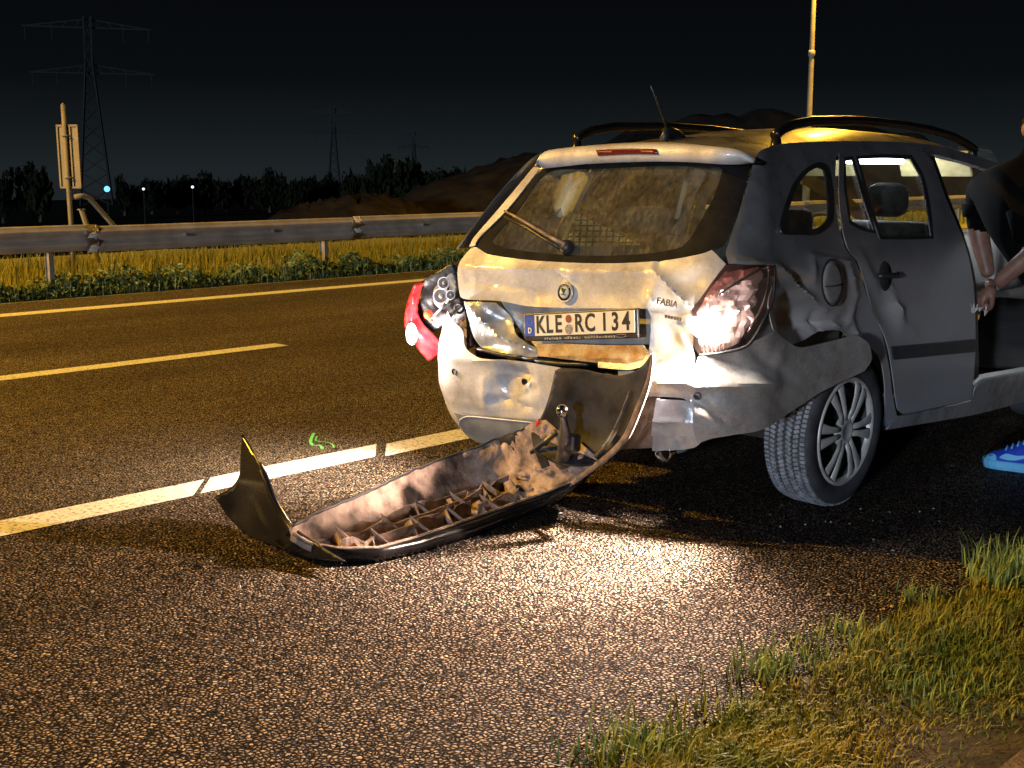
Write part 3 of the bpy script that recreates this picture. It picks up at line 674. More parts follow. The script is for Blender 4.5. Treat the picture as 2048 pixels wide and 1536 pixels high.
# ---- tailgate
GATE = [(948, 494), (975, 508), (1030, 517), (1092, 523), (1210, 527), (1327, 521), (1405, 507), (1424, 500, c), (1452, 528, c), (1420, 567), (1383, 620, c), (1386, 690),
        (1389, 722), (1381, 738), (1360, 742), (1303, 742, c), (1294, 724), (1299, 690), (1301, 640), (1297, 617, c), (1215, 617), (1131, 616), (1053, 612), (999, 602), (936, 599), (921, 594), (915, 545), (921, 522)]
gate = panel("tailgate_panel", GATE, M_PAINT, step=6, off=0.0, spec=[
    ('l', 930, 536, 1310, 546, 7, 0.016), ('g', 1085, 585, 44, 24, -0.020, 10), ('l', 1112, 548, 1148, 570, 4, -0.016), ('g', 1142, 553, 12, 10, 0.010), ('g', 1215, 588, 60, 22, -0.010),
    ('l', 930, 562, 1062, 578, 3.5, -0.008), ('l', 952, 540, 948, 592, 3.5, 0.008), ('l', 1062, 578, 1072, 608, 3.5, -0.010), ('l', 1190, 545, 1235, 612, 3, -0.006), ('l', 1255, 548, 1296, 612, 3.5, 0.008), ('l', 1335, 640, 1380, 700, 4, 0.010), ('l', 1308, 541, 1392, 622, 6, 0.034), ('g', 1385, 560, 36, 26, -0.022), ('g', 1345, 660, 30, 55, -0.020), ('l', 1313, 545, 1320, 515, 4, -0.016),
    ('g', 1300, 600, 14, 20, 0.018), ('n', 9, 0.003, 1310, 600, 60), ('l', 1330, 742, 1388, 690, 9, 0.012)])
panel("gate_frame_left", [(1068, 336, c), (1082, 337, c), (1016, 420), (958, 478), (951, 493, c), (940, 494, c), (948, 478), (1003, 414)], M_PAINT, step=7, off=0.006)
panel("plate_recess", [(985, 598, c), (1060, 606), (1140, 610), (1305, 611, c), (1306, 645), (1301, 696), (1288, 704, c), (1085, 706, c), (1055, 695), (1022, 664)], M_SHEET, step=7, off=-0.045,
      spec=[('n', 12, 0.006, 1050, 660, 60), ('g', 1030, 640, 20, 40, -0.02)])
panel("torn_gate_flap", [(931, 602, c), (990, 606, c), (1004, 626), (1028, 662), (1062, 690), (1088, 700, c), (1078, 714), (1040, 716), (990, 707), (957, 693), (944, 664)], M_SHEET, step=5, off=0.0,
      spec=[('l', 938, 604, 1000, 672, 9, 0.045), ('l', 1000, 672, 1080, 706, 9, 0.05), ('g', 1000, 640, 26, 22, -0.05, 40), ('g', 975, 690, 30, 12, -0.03), ('n', 7, 0.007, 1050, 698, 40)])
panel("rusty_gate_lip", [(1080, 690, c), (1130, 688), (1200, 690), (1291, 690, c), (1302, 706), (1296, 722), (1262, 732), (1200, 728), (1130, 720), (1080, 714, c)], M_RUST, step=5, off=0.018,
      spec=[('l', 1085, 712, 1290, 724, 7, 0.02), ('n', 7, 0.006, 1120, 702, 60), ('n', 11, 0.004, 1220, 708, 70)])
panel("gate_bottom_edge", [(1205, 727, c), (1262, 731), (1296, 722), (1303, 705, c), (1310, 706, c), (1303, 730), (1270, 742), (1205, 737, c)], M_SHEET, step=5, off=0.03)
for x0, y0, x1, y1 in ((960, 699, 1050, 716), (1050, 716, 1082, 718), (1075, 722, 1180, 730)):
    MB().tube(surf_line(spline([(x0, y0), ((x0+x1)/2, (y0+y1)/2+2), (x1, y1)], 12), 0.012), 0.008, 6).build("seal_strip", M_BLACK, car, True)

# ---- rear window, its black border, spoiler, wiper
GL = [(1086, 337, c), (1170, 328), (1327, 323), (1444, 326), (1500, 330, c), (1482, 410), (1460, 468), (1445, 492), (1424, 499), (1405, 506), (1327, 520), (1210, 526), (1092, 522), (1030, 516), (976, 507), (952, 492), (958, 479), (1016, 420)]
GLI = [(1094, 345), (1180, 337), (1327, 331), (1436, 333), (1445, 337), (1426, 395), (1400, 442), (1378, 478), (1360, 494), (1300, 506), (1200, 511), (1100, 507), (1010, 495), (982, 482), (1030, 426)]
rg = panel("rear_window", GL, M_RGLASS, step=12, off=-0.006, th=0)
panel("window_border", GL, M_FRIT, holes=[GLI], step=9, off=-0.002, th=0.003, parent=car)
SPT = [(1071, 331), (1078, 314), (1093, 305), (1171, 296), (1288, 292), (1405, 296), (1474, 305), (1507, 323)]
SPB = [(1071, 331), (1090, 334), (1170, 326), (1288, 321), (1380, 322), (1444, 326), (1480, 326), (1507, 323)]
ts, bs = spline(SPT, 7), spline(SPB, 7)
def resample(P, n):
    d = np.r_[0, np.cumsum(np.linalg.norm(np.diff(P, axis=0), axis=1))]; t = np.linspace(0, d[-1], n)
    return np.stack([np.interp(t, d, P[:, k]) for k in range(P.shape[1])], 1)
def roofz(x, y):
    zc = np.interp(y, [-.75, -.55, -.2, .3, .8, 1.4, 1.85, 2.1], [1.44, 1.478, 1.533, 1.580, 1.603, 1.59, 1.535, 1.48]); return zc-0.10*(abs(x-0.045)/0.56)**2.4
NS = 60; tt, bb = resample(ts, NS), resample(bs, NS)
Tp, _ = surf(tt); Bp, _ = surf(bb)
Tp[:, 1] -= 0.10; Bp[:, 1] -= 0.05; 
_d = rays(tt); Tp = ORG+_d*((Tp[:, 1]-ORG[1])/_d[:, 1])[:, None]
_d = rays(bb); Bp = ORG+_d*((Bp[:, 1]-ORG[1])/_d[:, 1])[:, None]
wy = -0.42
rows = [Bp+np.array([0, 0.07, 0.004]), Bp, (Tp+Bp)/2+np.array([0, -0.006, 0]), Tp+np.array([0, -0.002, -0.004]), Tp+np.array([0, 0.012, 0.004])]
for f_ in (0.35, 0.7, 1.0):
    q = Tp.copy(); xt = np.interp(np.linspace(0, 1, NS), [0, 1], [-0.44, 0.55]); q[:, 0] = Tp[:, 0]*(1-f_)+xt*f_; q[:, 1] = Tp[:, 1]*(1-f_)+wy*f_
    zt_ = np.array([roofz(x, wy) for x in xt])+0.006; q[:, 2] = Tp[:, 2]*(1-f_)+zt_*f_+0.006*math.sin(f_*math.pi); rows.append(q)
sv = np.concatenate(rows)
mesh("roof_spoiler", sv, grid_faces(len(rows), NS), M_PAINT, car, True, solid=0.006, off=-1)
brk = [(1192, 300, c), (1250, 297), (1310, 298, c), (1316, 309, c), (1250, 309), (1196, 312, c)]
V, F, _ = fill(brk, (), 6); d = rays(V); P = ORG+d*((np.interp(V[:, 0], tt[:, 0], Tp[:, 1])-0.022-ORG[1])/d[:, 1])[:, None]
mesh("high_brake_light", P, F[:, ::-1], M_REDD, car, True, solid=0.012, off=-1)
wb_ = frame_at(1137, 497, 0.0)
wip = MB().lathe([(0.032, 0), (0.030, 0.02), (0.022, 0.035), (0, 0.038)], 16, wb_).build("wiper_pivot", M_BLACK, car, True)
arm = surf_line([(1140, 496), (1115, 484), (1080, 464), (1050, 446), (1017, 429)], 0.03)
MB().tube(arm, [(0.014, 0.008), (0.012, 0.007), (0.010, 0.006), (0.008, 0.005), (0.006, 0.004)], 6).build("wiper_arm", M_DUSTY, car, True)
bl = surf_line([(1122, 498), (1090, 480), (1055, 458), (1012, 436)], 0.012)
MB().tube(bl, [(0.006, 0.008)]*4, 6).build("wiper_blade", M_BLACK, car, True)

# ---- badge, lettering, number plate
bf = frame_at(1132, 585, 0.004)
bdg = MB().lathe([(0.041, 0.0), (0.041, 0.006), (0.036, 0.009), (0.034, 0.006)], 40, bf).build("round_badge", M_CAP, car, True)
MB().lathe([(0.035, 0.005), (0.035, 0.0066), (0.0, 0.0070)], 40, bf).build("badge_ring", M_INK, bdg, True)
MB().lathe([(0.0245, 0.007), (0.0235, 0.0086), (0.0, 0.0092)], 32, bf).build("badge_disc", M_LTRIM, bdg, True)
for i, ch in enumerate("SKODA"):
    a = math.radians(90+46-23*i)
    textmesh("badge_letter", ch, 0.014, bf @ Matrix.Translation((0.0297*math.cos(a), 0.0297*math.sin(a), 0.0078)) @ Matrix.Rotation(a-math.pi/2, 4, 'Z'), M_LTRIM, bdg, 0.0005)
wing = MB()
for k in range(3):
    w = [(-0.004-0.004*k, -0.004+0.006*k), (-0.016+0.001*k, 0.012-0.001*k+0.003*k), (-0.010+0.001*k, 0.015+0.0015*k), (0.001, 0.004+0.005*k)]
    wing.add([tuple(bf @ Vector((x, y, 0.0100+0.0003*k))) for x, y in w], [(0, 1, 2, 3)])
wing.add([tuple(bf @ Vector((x, y, 0.0102))) for x, y in ((-0.006, -0.006), (0.002, -0.006), (0.010, 0.016), (0.003, 0.014))], [(0, 1, 2, 3)])
wing.add([tuple(bf @ Vector((x, y, 0.0102))) for x, y in ((-0.015, -0.010), (0.012, -0.012), (0.013, -0.008), (-0.014, -0.006))], [(0, 1, 2, 3)])
wing.build("winged_arrow", M_GREEN, bdg)
f1 = frame_at(1338, 606, 0.012)
textmesh("model_lettering", "FABIA", 0.036, f1 @ Matrix.Rotation(-0.10, 4, 'Z'), M_STEEL, car, 0.002, 1.05)
f2 = frame_at(1350, 634, 0.010)
mb = MB()
for i in range(6): mb.box(f2 @ Vector((-0.034+0.0135*i, -0.0012*i, 0)), (0.009, 0.004, 0.012))
mb.build("small_lettering", M_STEEL, car)

A_, B_, C_ = [surf([q])[0][0]+np.array([0, -0.008, 0]) for q in ((1041, 626), (1271, 616), (1053, 682))]
yb = min(A_[1], B_[1])-0.012
A_, B_, C_, D_ = [hit1(x, y, 1, yb+dy) for x, y, dy in ((1041, 627, 0.012), (1270, 617, -0.012), (1056, 684, 0.0), (1280, 675, -0.02))]
ex = (B_-A_+D_-C_)/2; PW = np.linalg.norm(ex); ex /= PW; ez = (A_-C_+B_-D_)/2; ez -= ex*(ez@ex); PH = np.linalg.norm(ez); ez /= PH
en = np.cross(ex, ez); ctr = (A_+B_+C_+D_)/4
PM = Matrix(((ex[0], ez[0], en[0], ctr[0]), (ex[1], ez[1], en[1], ctr[1]), (ex[2], ez[2], en[2], ctr[2]), (0, 0, 0, 1)))
def prect(x0, x1, y0, y1, z, t=0.0):
    m_ = MB(); m_.box(((x0+x1)/2, (y0+y1)/2, z-t/2), (x1-x0, y1-y0, t)); m_.v = [tuple(PM @ Vector(p)) for p in m_.v]; return m_
hw, hh = PW/2, PH/2; lo_ = -hh+PH*0.19
plate = prect(-hw, hw, -hh, hh, 0.0, 0.014).build("number_plate", M_BLACK, car, bevel=0.004)
prect(-hw+0.012, hw-0.012, lo_, hh-0.008, 0.004, 0.006).build("plate_face", M_WHITE, plate)
bx1 = -hw+0.012+PW*0.085
prect(-hw+0.012, bx1, lo_, hh-0.008, 0.0055, 0.004).build("euro_band", M_BLUE, plate)
bc = (-hw+0.012+bx1)/2
textmesh("country_letter", "D", 0.032, PM @ Matrix.Translation((bc, lo_+0.022, 0.0063)), M_WHITE, plate, 0.0004, 0.9, bold=0.001)
ph = hh-0.008-lo_; pc = (lo_+hh-0.008)/2
for k in range(12):
    a = k*math.pi/6; st_ = PM @ Vector((bc+0.0145*math.cos(a), hh-0.008-0.026+0.0145*math.sin(a), 0.0062))
    MB().lathe([(0.0017, 0), (0, 0.0003)], 6, Matrix.Translation(st_) @ PM.to_3x3().to_4x4()).build("star", MATS["rusty_ochre"], plate)
xl, xr = bx1+0.012, hw-0.03
span = xr-xl
for ch, fx in (("K", .045), ("L", .145), ("E", .245), ("R", .468), ("C", .585), ("1", .735), ("3", .845), ("4", .955)):
    textmesh("plate_character", ch, ph*1.16, PM @ Matrix.Translation((xl+span*fx, pc-ph*0.01, 0.0048)), M_INK, plate, 0.0008, 0.80, bold=0.0022)
def pdisc(x, y, r, m, nm):
    MB().lathe([(r, 0), (r, 0.0012), (0, 0.0014)], 24, PM @ Matrix.Translation((x, y, 0.0045))).build(nm, m, plate)
pdisc(xl+span*.358, pc+ph*0.25, ph*0.19, M_STICK, "test_sticker"); pdisc(xl+span*.358, pc-ph*0.24, ph*0.235, M_SEAL, "registration_seal")
mk = MB(); r_ = random.Random(3)
for a, b in ((-0.62, -0.30), (-0.25, 0.02), (0.10, 0.62)):
    x = a
    while x < b:
        w = r_.uniform(0.006, 0.014); q = prect(x*hw, x*hw+w, -hh+0.005, -hh+0.005+r_.uniform(0.006, 0.011), 0.0008, 0.001); mk.add(q.v, q.f); x += (w+0.004)/hw
mk.build("frame_print", M_SEAL, plate)
el = MB().tube([tuple(PM @ Vector((0.73*hw+0.026*math.cos(a), -hh+0.011+0.006*math.sin(a), 0.0012))) for a in np.linspace(0, 6.28, 20)[:-1]], 0.0012, 4, closed=True)
el.build("frame_emblem", M_SEAL, plate)

# ---- rear bumper, still on the car in two torn pieces, and what shows behind it
BL = [(897, 622, c), (905, 640), (926, 661), (930, 690), (938, 702), (962, 716), (1040, 723), (1079, 728), (1125, 736), (1165, 745, c), (1165, 838, c), (1077, 838), (1040, 859), (1001, 880), (983, 884), (962, 881), (923, 860), (896, 824), (881, 786), (876, 708), (885, 656)]
panel("bumper_skin_left", BL, M_PAINT, step=6, off=0.004, spec=[('l', 880, 716, 1050, 726, 6, 0.012), ('g', 1015, 775, 30, 34, -0.05), ('l', 970, 760, 972, 815, 7, 0.02), ('l', 1050, 730, 1052, 800, 6, -0.02),
      ('g', 1030, 745, 30, 12, -0.03, 20), ('l', 985, 800, 1075, 822, 7, -0.022), ('n', 7, 0.005, 1030, 800, 60), ('l', 905, 800, 1000, 818, 5, 0.008), ('l', 985, 742, 1000, 800, 3.5, 0.014), ('l', 1000, 760, 1048, 752, 3.5, -0.014), ('l', 1010, 800, 1060, 770, 3.5, 0.012), ('l', 1075, 740, 1090, 830, 4, 0.010)])
panel("lower_valance", [(912, 822, c), (925, 826), (1000, 832), (1078, 838, c), (1040, 860), (1001, 881), (983, 885), (962, 882), (935, 866)], M_GREYP, step=6, off=0.012)
panel("valance_insert", [(925, 836), (940, 829), (990, 834), (1072, 842, c), (1040, 862), (1002, 877), (965, 877), (938, 860)], M_GREYP, step=6, off=0.017)
MB().tube(surf_line(spline([(924, 852), (926, 836), (940, 829), (990, 833), (1072, 841)], 8), 0.02), 0.0035, 6).build("valance_edge", M_PAINT, car, True)
BR = [(1240, 742, c), (1303, 744), (1360, 746), (1384, 743), (1394, 727), (1398, 713), (1408, 707, c), (1452, 704), (1503, 684), (1546, 661, c), (1566, 681), (1589, 694), (1624, 687), (1681, 667, c), (1699, 684), (1704, 716), (1694, 738, c),
      (1624, 784), (1566, 830), (1532, 852), (1503, 862), (1423, 874), (1396, 884, c), (1388, 852), (1386, 812), (1370, 796), (1312, 792, c), (1240, 792, c)]
panel("bumper_skin_right", BR, M_PAINTD, step=6, off=0.012, spec=[('l', 1305, 762, 1395, 770, 6, 0.030), ('l', 1395, 770, 1552, 768, 6, 0.034), ('g', 1470, 735, 55, 18, -0.045, 18), ('l', 1408, 712, 1520, 752, 8, 0.02),
      ('g', 1530, 720, 40, 18, -0.03, 40), ('g', 1430, 820, 70, 24, 0.012), ('l', 1395, 800, 1470, 858, 8, -0.02), ('r', 1560, 1704, 0.075), ('n', 12, 0.003, 1560, 760, 140), ('l', 1560, 690, 1545, 760, 12, 0.016)])
panel("bumper_bracket", [(1312, 798, c), (1372, 802), (1388, 814), (1390, 872, c), (1302, 872, c)], M_SHEET, step=6, off=0.0, spec=[('l', 1305, 842, 1388, 846, 4, 0.02), ('n', 10, 0.003, 1340, 830, 50)])
panel("bracket_foot", [(1302, 874, c), (1392, 874, c), (1402, 886), (1386, 900), (1300, 906, c)], M_SHEET, step=6, off=-0.015, spec=[('n', 9, 0.004, 1340, 890, 60)])
panel("crash_panel", [(1200, 745, c), (1312, 790, c), (1305, 905, c), (1180, 915, c), (1120, 860, c)], M_UNDER, step=9, off=-0.035, spec=[('l', 1200, 850, 1310, 850, 4, -0.015)])
panel("gap_shade_backing", [(905, 600, c), (1400, 600, c), (1540, 640, c), (1560, 700, c), (1540, 850, c), (1300, 880, c), (1000, 860, c), (920, 800, c), (900, 700, c)], M_DARK, step=16, off=-0.14)  # near-black sheet painting the shade inside the gaps of the torn tail
for x, y in ((911, 743), (1051, 763)): MB().lathe([(0.014, 0), (0.011, -0.002), (0.010, -0.012), (0, -0.012)], 12, frame_at(x, y, 0.010)).build("sensor_hole", M_DARK, car, True)
MB().lathe([(0.016, 0), (0.012, 0.004), (0.009, -0.004), (0, -0.004)], 14, frame_at(1396, 791, 0.016)).build("parking_sensor", M_BLACK, car, True)
ep = hit1(1325, 906, 1, -0.80)
MB().tube([ep+np.array([0, 0.6, 0.02]), ep+np.array([0, 0.05, 0]), ep], 0.034, 16, cap=False).build("exhaust_tip", M_CHROME, car, True, solid=0.004)

# ---- right tail lamp with the lit reversing light
LP = [(1545, 529, c), (1549, 545), (1538, 600), (1523, 640), (1492, 689, c), (1450, 703), (1399, 709, c), (1386, 686), (1382, 626, c), (1420, 570), (1453, 531, c), (1500, 531)]
panel("lamp_housing", LP, M_FACET, step=11, off=-0.055, spec=[('n', 6, 0.022, 1490, 600, 80), ('g', 1500, 590, 24, 20, -0.03), ('g', 1440, 640, 30, 20, 0.02)], smooth=False)
panel("tail_lamp_lens", LP, M_LENS, step=9, off=0.008, th=0)
LU = [(1453, 531, c), (1500, 531), (1543, 530, c), (1500, 546), (1440, 578), (1386, 634, c), (1383, 622, c), (1420, 570)]
panel("red_lens_band", LU, M_LENSR, step=8, off=0.0, th=0.003)
MB().tube(surf_line(spline([(1438, 590), (1480, 562), (1540, 535), (1534, 600), (1500, 665)], 8), -0.012), 0.005, 6).build("lens_divider", M_CHROME, car, True)
MB().tube(surf_line(spline([(1547, 530), (1543, 600), (1526, 640), (1494, 690), (1450, 704), (1400, 710)], 8), 0.006), 0.006, 6).build("lamp_gasket", M_BLACK, car, True)
for i in range(7): MB().tube(surf_line([(1402+8*i, 690-0.4*i), (1404+8*i, 706-0.8*i)], -0.004), 0.0045, 5).build("lens_rib", M_LENS, car, True)
RVL = [(1378, 640), (1400, 632), (1440, 636), (1455, 652), (1448, 672), (1420, 680), (1395, 672), (1384, 660)]
panel("reversing_lamp", RVL, M_REV, step=8, off=0.012, th=0.003)
def lamp(name, loc, power, col, rad, parent=None):
    l = bpy.data.lights.new(name, 'POINT'); l.energy = power; l.color = col; l.shadow_soft_size = rad
    o = bpy.data.objects.new(name, l); link(o, parent); o.location = loc; return o
def beam(name, loc, aim, power, deg, col):
    l = bpy.data.lights.new(name, 'SPOT'); l.energy = power; l.color = col; l.shadow_soft_size = 0.02; l.spot_size = math.radians(deg); l.spot_blend = 1.0
    o = bpy.data.objects.new(name, l); link(o, car); o.location = tuple(loc); o.rotation_euler = Vector(np.array(aim)-np.array(loc)).to_track_quat('-Z', 'Y').to_euler(); return o
lamp("lamp_glow", tuple(surf_line([(1470, 632)], -0.018)[0]), 0.55, (1.0, 0.86, 0.80), 0.012, car)
lamp("reversing_light", tuple(surf_line([(1416, 656)], 0.055)[0]), 13, (1.0, 0.88, 0.76), 0.02, car)
beam("reversing_beam", surf_line([(1418, 660)], 0.06)[0], w2c(ground(1165, 1100))[0], 980, 82, (1.0, 0.78, 0.62))
beam("reversing_spread", surf_line([(1416, 660)], 0.07)[0], w2c(ground(760, 1240))[0], 620, 140, (1.0, 0.70, 0.55))

# ---- left tail lamp hanging out of its seat
lt = []
def flat(name, px, m, y, th, step=6, spec=(), smooth=False, parent=car, tilt=0.0):
    V, F, _ = fill(px, (), step); d = rays(V); yy = y+dents(V, spec)+tilt*(V[:, 0]-860)/100
    P = ORG+d*((yy-ORG[1])/d[:, 1])[:, None]
    return mesh(name, P, F[:, ::-1], m, parent, smooth, solid=th, off=-1)
hl = flat("hanging_tail_lamp", [(845, 562, c), (880, 540), (905, 525, c), (914, 552), (925, 612, c), (885, 652), (866, 664, c), (840, 640), (835, 615)], M_BLACK, -0.84, 0.05, 6, [('n', 9, 0.008, 880, 590, 60)], True, tilt=0.10)
flat("red_lens", [(846, 563, c), (829, 570), (814, 604), (809, 654), (832, 693), (857, 723, c), (877, 708), (879, 683, c), (842, 642), (835, 617), (841, 585)], M_RED, -0.87, 0.05, 6, [('l', 828, 572, 822, 650, 9, -0.03), ('l', 822, 650, 866, 700, 9, -0.03)], True, hl, 0.10)
flat("bulb_holder", [(868, 578), (884, 562), (905, 546), (913, 572), (904, 604), (884, 618), (868, 606)], M_GREYP, -0.885, 0.02, 5, [('n', 9, 0.006, 885, 585, 40)], True, hl, 0.10)
for (x_, y_, r_) in ((888, 566, 0.028), (882, 592, 0.036), (902, 590, 0.022)):
    q_ = Matrix.Translation(Vector(hit1(x_, y_, 1, -0.905))) @ Matrix.Rotation(math.radians(82), 4, 'X') @ Matrix.Rotation(0.5, 4, 'Y')
    MB().lathe([(r_, 0.006), (r_*0.92, 0.010), (r_*0.7, -0.004), (r_*0.3, -0.012), (0, -0.013)], 18, q_).build("reflector_bowl", M_FACET, hl, True)
    MB().ball(hit1(x_, y_, 1, -0.908), r_*0.3, 8, 6).build("bulb", M_LTRIM, hl, True)
MB().ball(hit1(856, 629, 1, -0.885), 0.021, 12, 8).build("glowing_bulb", M_GLOWR, hl, True)
MB().ball(hit1(863, 641, 1, -0.885), 0.008, 8, 6).build("glowing_bulb", M_GLOWR, hl, True)
for a, b in (((868, 632), (892, 606)), ((892, 606), (905, 585)), ((880, 650), (912, 618)), ((884, 560), (900, 600))):
    MB().tube([hit1(*a, 1, -0.895), hit1((a[0]+b[0])/2+3, (a[1]+b[1])/2-3, 1, -0.90), hit1(*b, 1, -0.895)], 0.006, 6).build("cable", M_GREYP, hl, True)
MB().tube([hit1(918+9*math.cos(a), 617+9*math.sin(a), 1, -0.88) for a in np.linspace(0, 6.28, 13)[:-1]], 0.006, 6, closed=True).build("cable_loop", M_BLACK, hl, True)
MB().ball(hit1(823, 668, 1, -0.945), (0.032, 0.016, 0.05), 12, 8).build("lit_lamp", M_REVL, hl, True)
lamp("left_reversing_light", tuple(hit1(815, 676, 1, -1.02)), 14, (1.0, 0.86, 0.80), 0.02, car)
beam("left_reversing_beam", hit1(815, 678, 1, -1.02), w2c(ground(620, 950))[0], 240, 96, (1.0, 0.80, 0.62))
flat("lamp_seat", [(886, 652, c), (926, 612, c), (932, 640), (934, 700), (926, 664), (900, 645)], M_GREYP, -0.80, 0.02, 6, [('n', 5, 0.012, 915, 650, 40)])
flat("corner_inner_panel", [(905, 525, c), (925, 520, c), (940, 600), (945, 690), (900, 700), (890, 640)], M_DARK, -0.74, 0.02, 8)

# ---- body sides
QW = [(1635, 331), (1650, 338), (1657, 380), (1658, 440), (1632, 463), (1600, 464), (1566, 462), (1564, 440), (1574, 410), (1590, 370), (1612, 342)]      # quarter window opening
QG = [(1633, 336), (1646, 341), (1652, 380), (1653, 438), (1630, 458), (1600, 459), (1570, 458), (1569, 440), (1578, 412), (1593, 374), (1613, 347)]
QP = [(1507, 324, c), (1520, 302), (1560, 288), (1640, 283), (1690, 282, c), (1690, 306, c), (1673, 312), (1672, 400), (1681, 470), (1691, 500), (1709, 523), (1736, 600), (1756, 650), (1767, 680), (1779, 740), (1785, 790), (1792, 826, c),
      (1796, 836, c), (1772, 856, c), (1767, 850), (1770, 819), (1769, 764), (1760, 717), (1738, 694), (1701, 682, c), (1681, 662), (1650, 664), (1624, 682), (1592, 690), (1566, 676), (1549, 657, c), (1541, 610), (1550, 560), (1547, 529, c), (1500, 530), (1457, 527, c), (1452, 503), (1480, 420), (1499, 355)]
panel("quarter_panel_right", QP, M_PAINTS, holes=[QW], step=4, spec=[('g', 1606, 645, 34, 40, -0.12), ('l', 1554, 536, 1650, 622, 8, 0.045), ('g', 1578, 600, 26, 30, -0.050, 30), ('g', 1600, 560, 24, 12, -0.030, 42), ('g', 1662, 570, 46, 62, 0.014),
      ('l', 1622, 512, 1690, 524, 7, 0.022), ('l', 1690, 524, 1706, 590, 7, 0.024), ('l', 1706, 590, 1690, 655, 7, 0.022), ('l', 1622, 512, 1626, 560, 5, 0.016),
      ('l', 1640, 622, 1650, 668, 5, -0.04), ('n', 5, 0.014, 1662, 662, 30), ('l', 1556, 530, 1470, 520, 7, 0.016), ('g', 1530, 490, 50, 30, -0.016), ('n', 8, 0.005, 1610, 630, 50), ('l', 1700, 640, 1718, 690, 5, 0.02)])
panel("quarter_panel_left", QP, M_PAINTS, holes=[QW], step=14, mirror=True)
DG1 = [(1688, 323, c), (1702, 321, c), (1722, 395), (1745, 462, c), (1720, 455), (1698, 442, c), (1690, 380)]
DG2 = [(1714, 319, c), (1765, 317), (1818, 319, c), (1838, 356), (1850, 410), (1859, 473, c), (1810, 473), (1760, 473, c), (1740, 410)]
def grow(poly, k):
    P = np.array([p[:2] for p in poly], float); cc = P.mean(0)
    return [(*(cc+(p[:2]-cc)*(1+k/np.linalg.norm(p[:2]-cc))), *q[2:]) for p, q in zip(P, poly)]
DR = [(1677, 307, c), (1760, 303), (1848, 306, c), (1864, 325), (1890, 398), (1923, 476), (1936, 520), (1946, 580), (1949, 678), (1945, 764), (1941, 799, c), (1870, 814), (1804, 827), (1793, 818), (1784, 756), (1770, 678), (1740, 600), (1713, 523), (1695, 500), (1685, 470), (1676, 400)]
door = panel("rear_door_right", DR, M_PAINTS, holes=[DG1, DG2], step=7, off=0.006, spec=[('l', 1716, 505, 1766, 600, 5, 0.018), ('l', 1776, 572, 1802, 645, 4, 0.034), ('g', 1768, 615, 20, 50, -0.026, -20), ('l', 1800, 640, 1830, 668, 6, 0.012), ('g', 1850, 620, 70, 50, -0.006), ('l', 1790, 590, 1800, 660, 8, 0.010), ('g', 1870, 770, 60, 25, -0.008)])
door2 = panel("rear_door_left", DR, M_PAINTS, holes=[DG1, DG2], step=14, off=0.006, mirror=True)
for mir, d_ in ((False, door), (True, door2)):
    for g_ in (DG1, DG2): panel("door_window", grow(g_, 3), M_GLASS, step=14, off=-0.004, th=0, parent=d_, mirror=mir)
    for g_ in (DG1, DG2): panel("window_seal", grow(g_, 7), M_BLACK, holes=[g_], step=10, off=0.009, th=0.006, parent=d_, mirror=mir)
    panel("door_moulding", [(1779, 693, c), (1948, 678, c), (1947, 703, c), (1783, 719, c)], M_BLACK, step=9, off=0.016, th=0.012, parent=d_, mirror=mir, curve=False)
panel("quarter_window", grow(QG, 4), M_GLASS, step=12, off=-0.004, th=0)
panel("quarter_window_seal", grow(QW, 6), M_BLACK, holes=[QG], step=9, off=0.006, th=0.008)
panel("quarter_window_opposite", grow(QG, 4), M_GLASS, step=14, off=-0.004, th=0, mirror=True)
# door handle over a raised dark disc that paints the recess shade
hf = frame_at(1768, 552, 0.008)
MB().lathe([(0.056, -0.004), (0.050, 0.003), (0, 0.004)], 24, hf @ Matrix.Diagonal((1, 1.15, 1, 1))).build("handle_shade_disc", M_DARK, door, True)
MB().tube([hf @ Vector(p) for p in ((-0.085, 0.004, 0.004), (-0.075, 0.004, 0.020), (-0.03, 0.002, 0.030), (0.04, -0.002, 0.030), (0.075, -0.004, 0.020), (0.085, -0.004, 0.004))], [(0.014, 0.012)]*6, 8).build("door_handle", M_BLACK, door, True)
MB().tube([hf @ Vector((0.076, 0, 0.01)), hf @ Vector((0.080, 0, 0.026))], 0.014, 10).build("lock_cylinder", M_CHROME, door, True)
# fuel flap and its dirty dished surround
ff = frame_at(1650, 566, 0.030)
MB().lathe([(0.085, -0.004), (0.082, 0.006), (0.06, 0.010), (0, 0.011)], 36, ff @ Matrix.Diagonal((0.92, 1.0, 1, 1))).build("fuel_flap", M_PAINTD, car, True)
MB().tube([ff @ Vector((0.086*math.cos(a), 0.092*math.sin(a), 0.003)) for a in np.linspace(0, 6.283, 33)[:-1]], 0.0035, 5, closed=True).build("fuel_flap_gap", M_DARK, car, True)
MB().tube([ff @ Vector((-0.07, -0.010, 0.010)), ff @ Vector((0.0, -0.014, 0.0125)), ff @ Vector((0.07, -0.010, 0.010))], 0.003, 5).build("flap_crease", M_DARK, car, True)
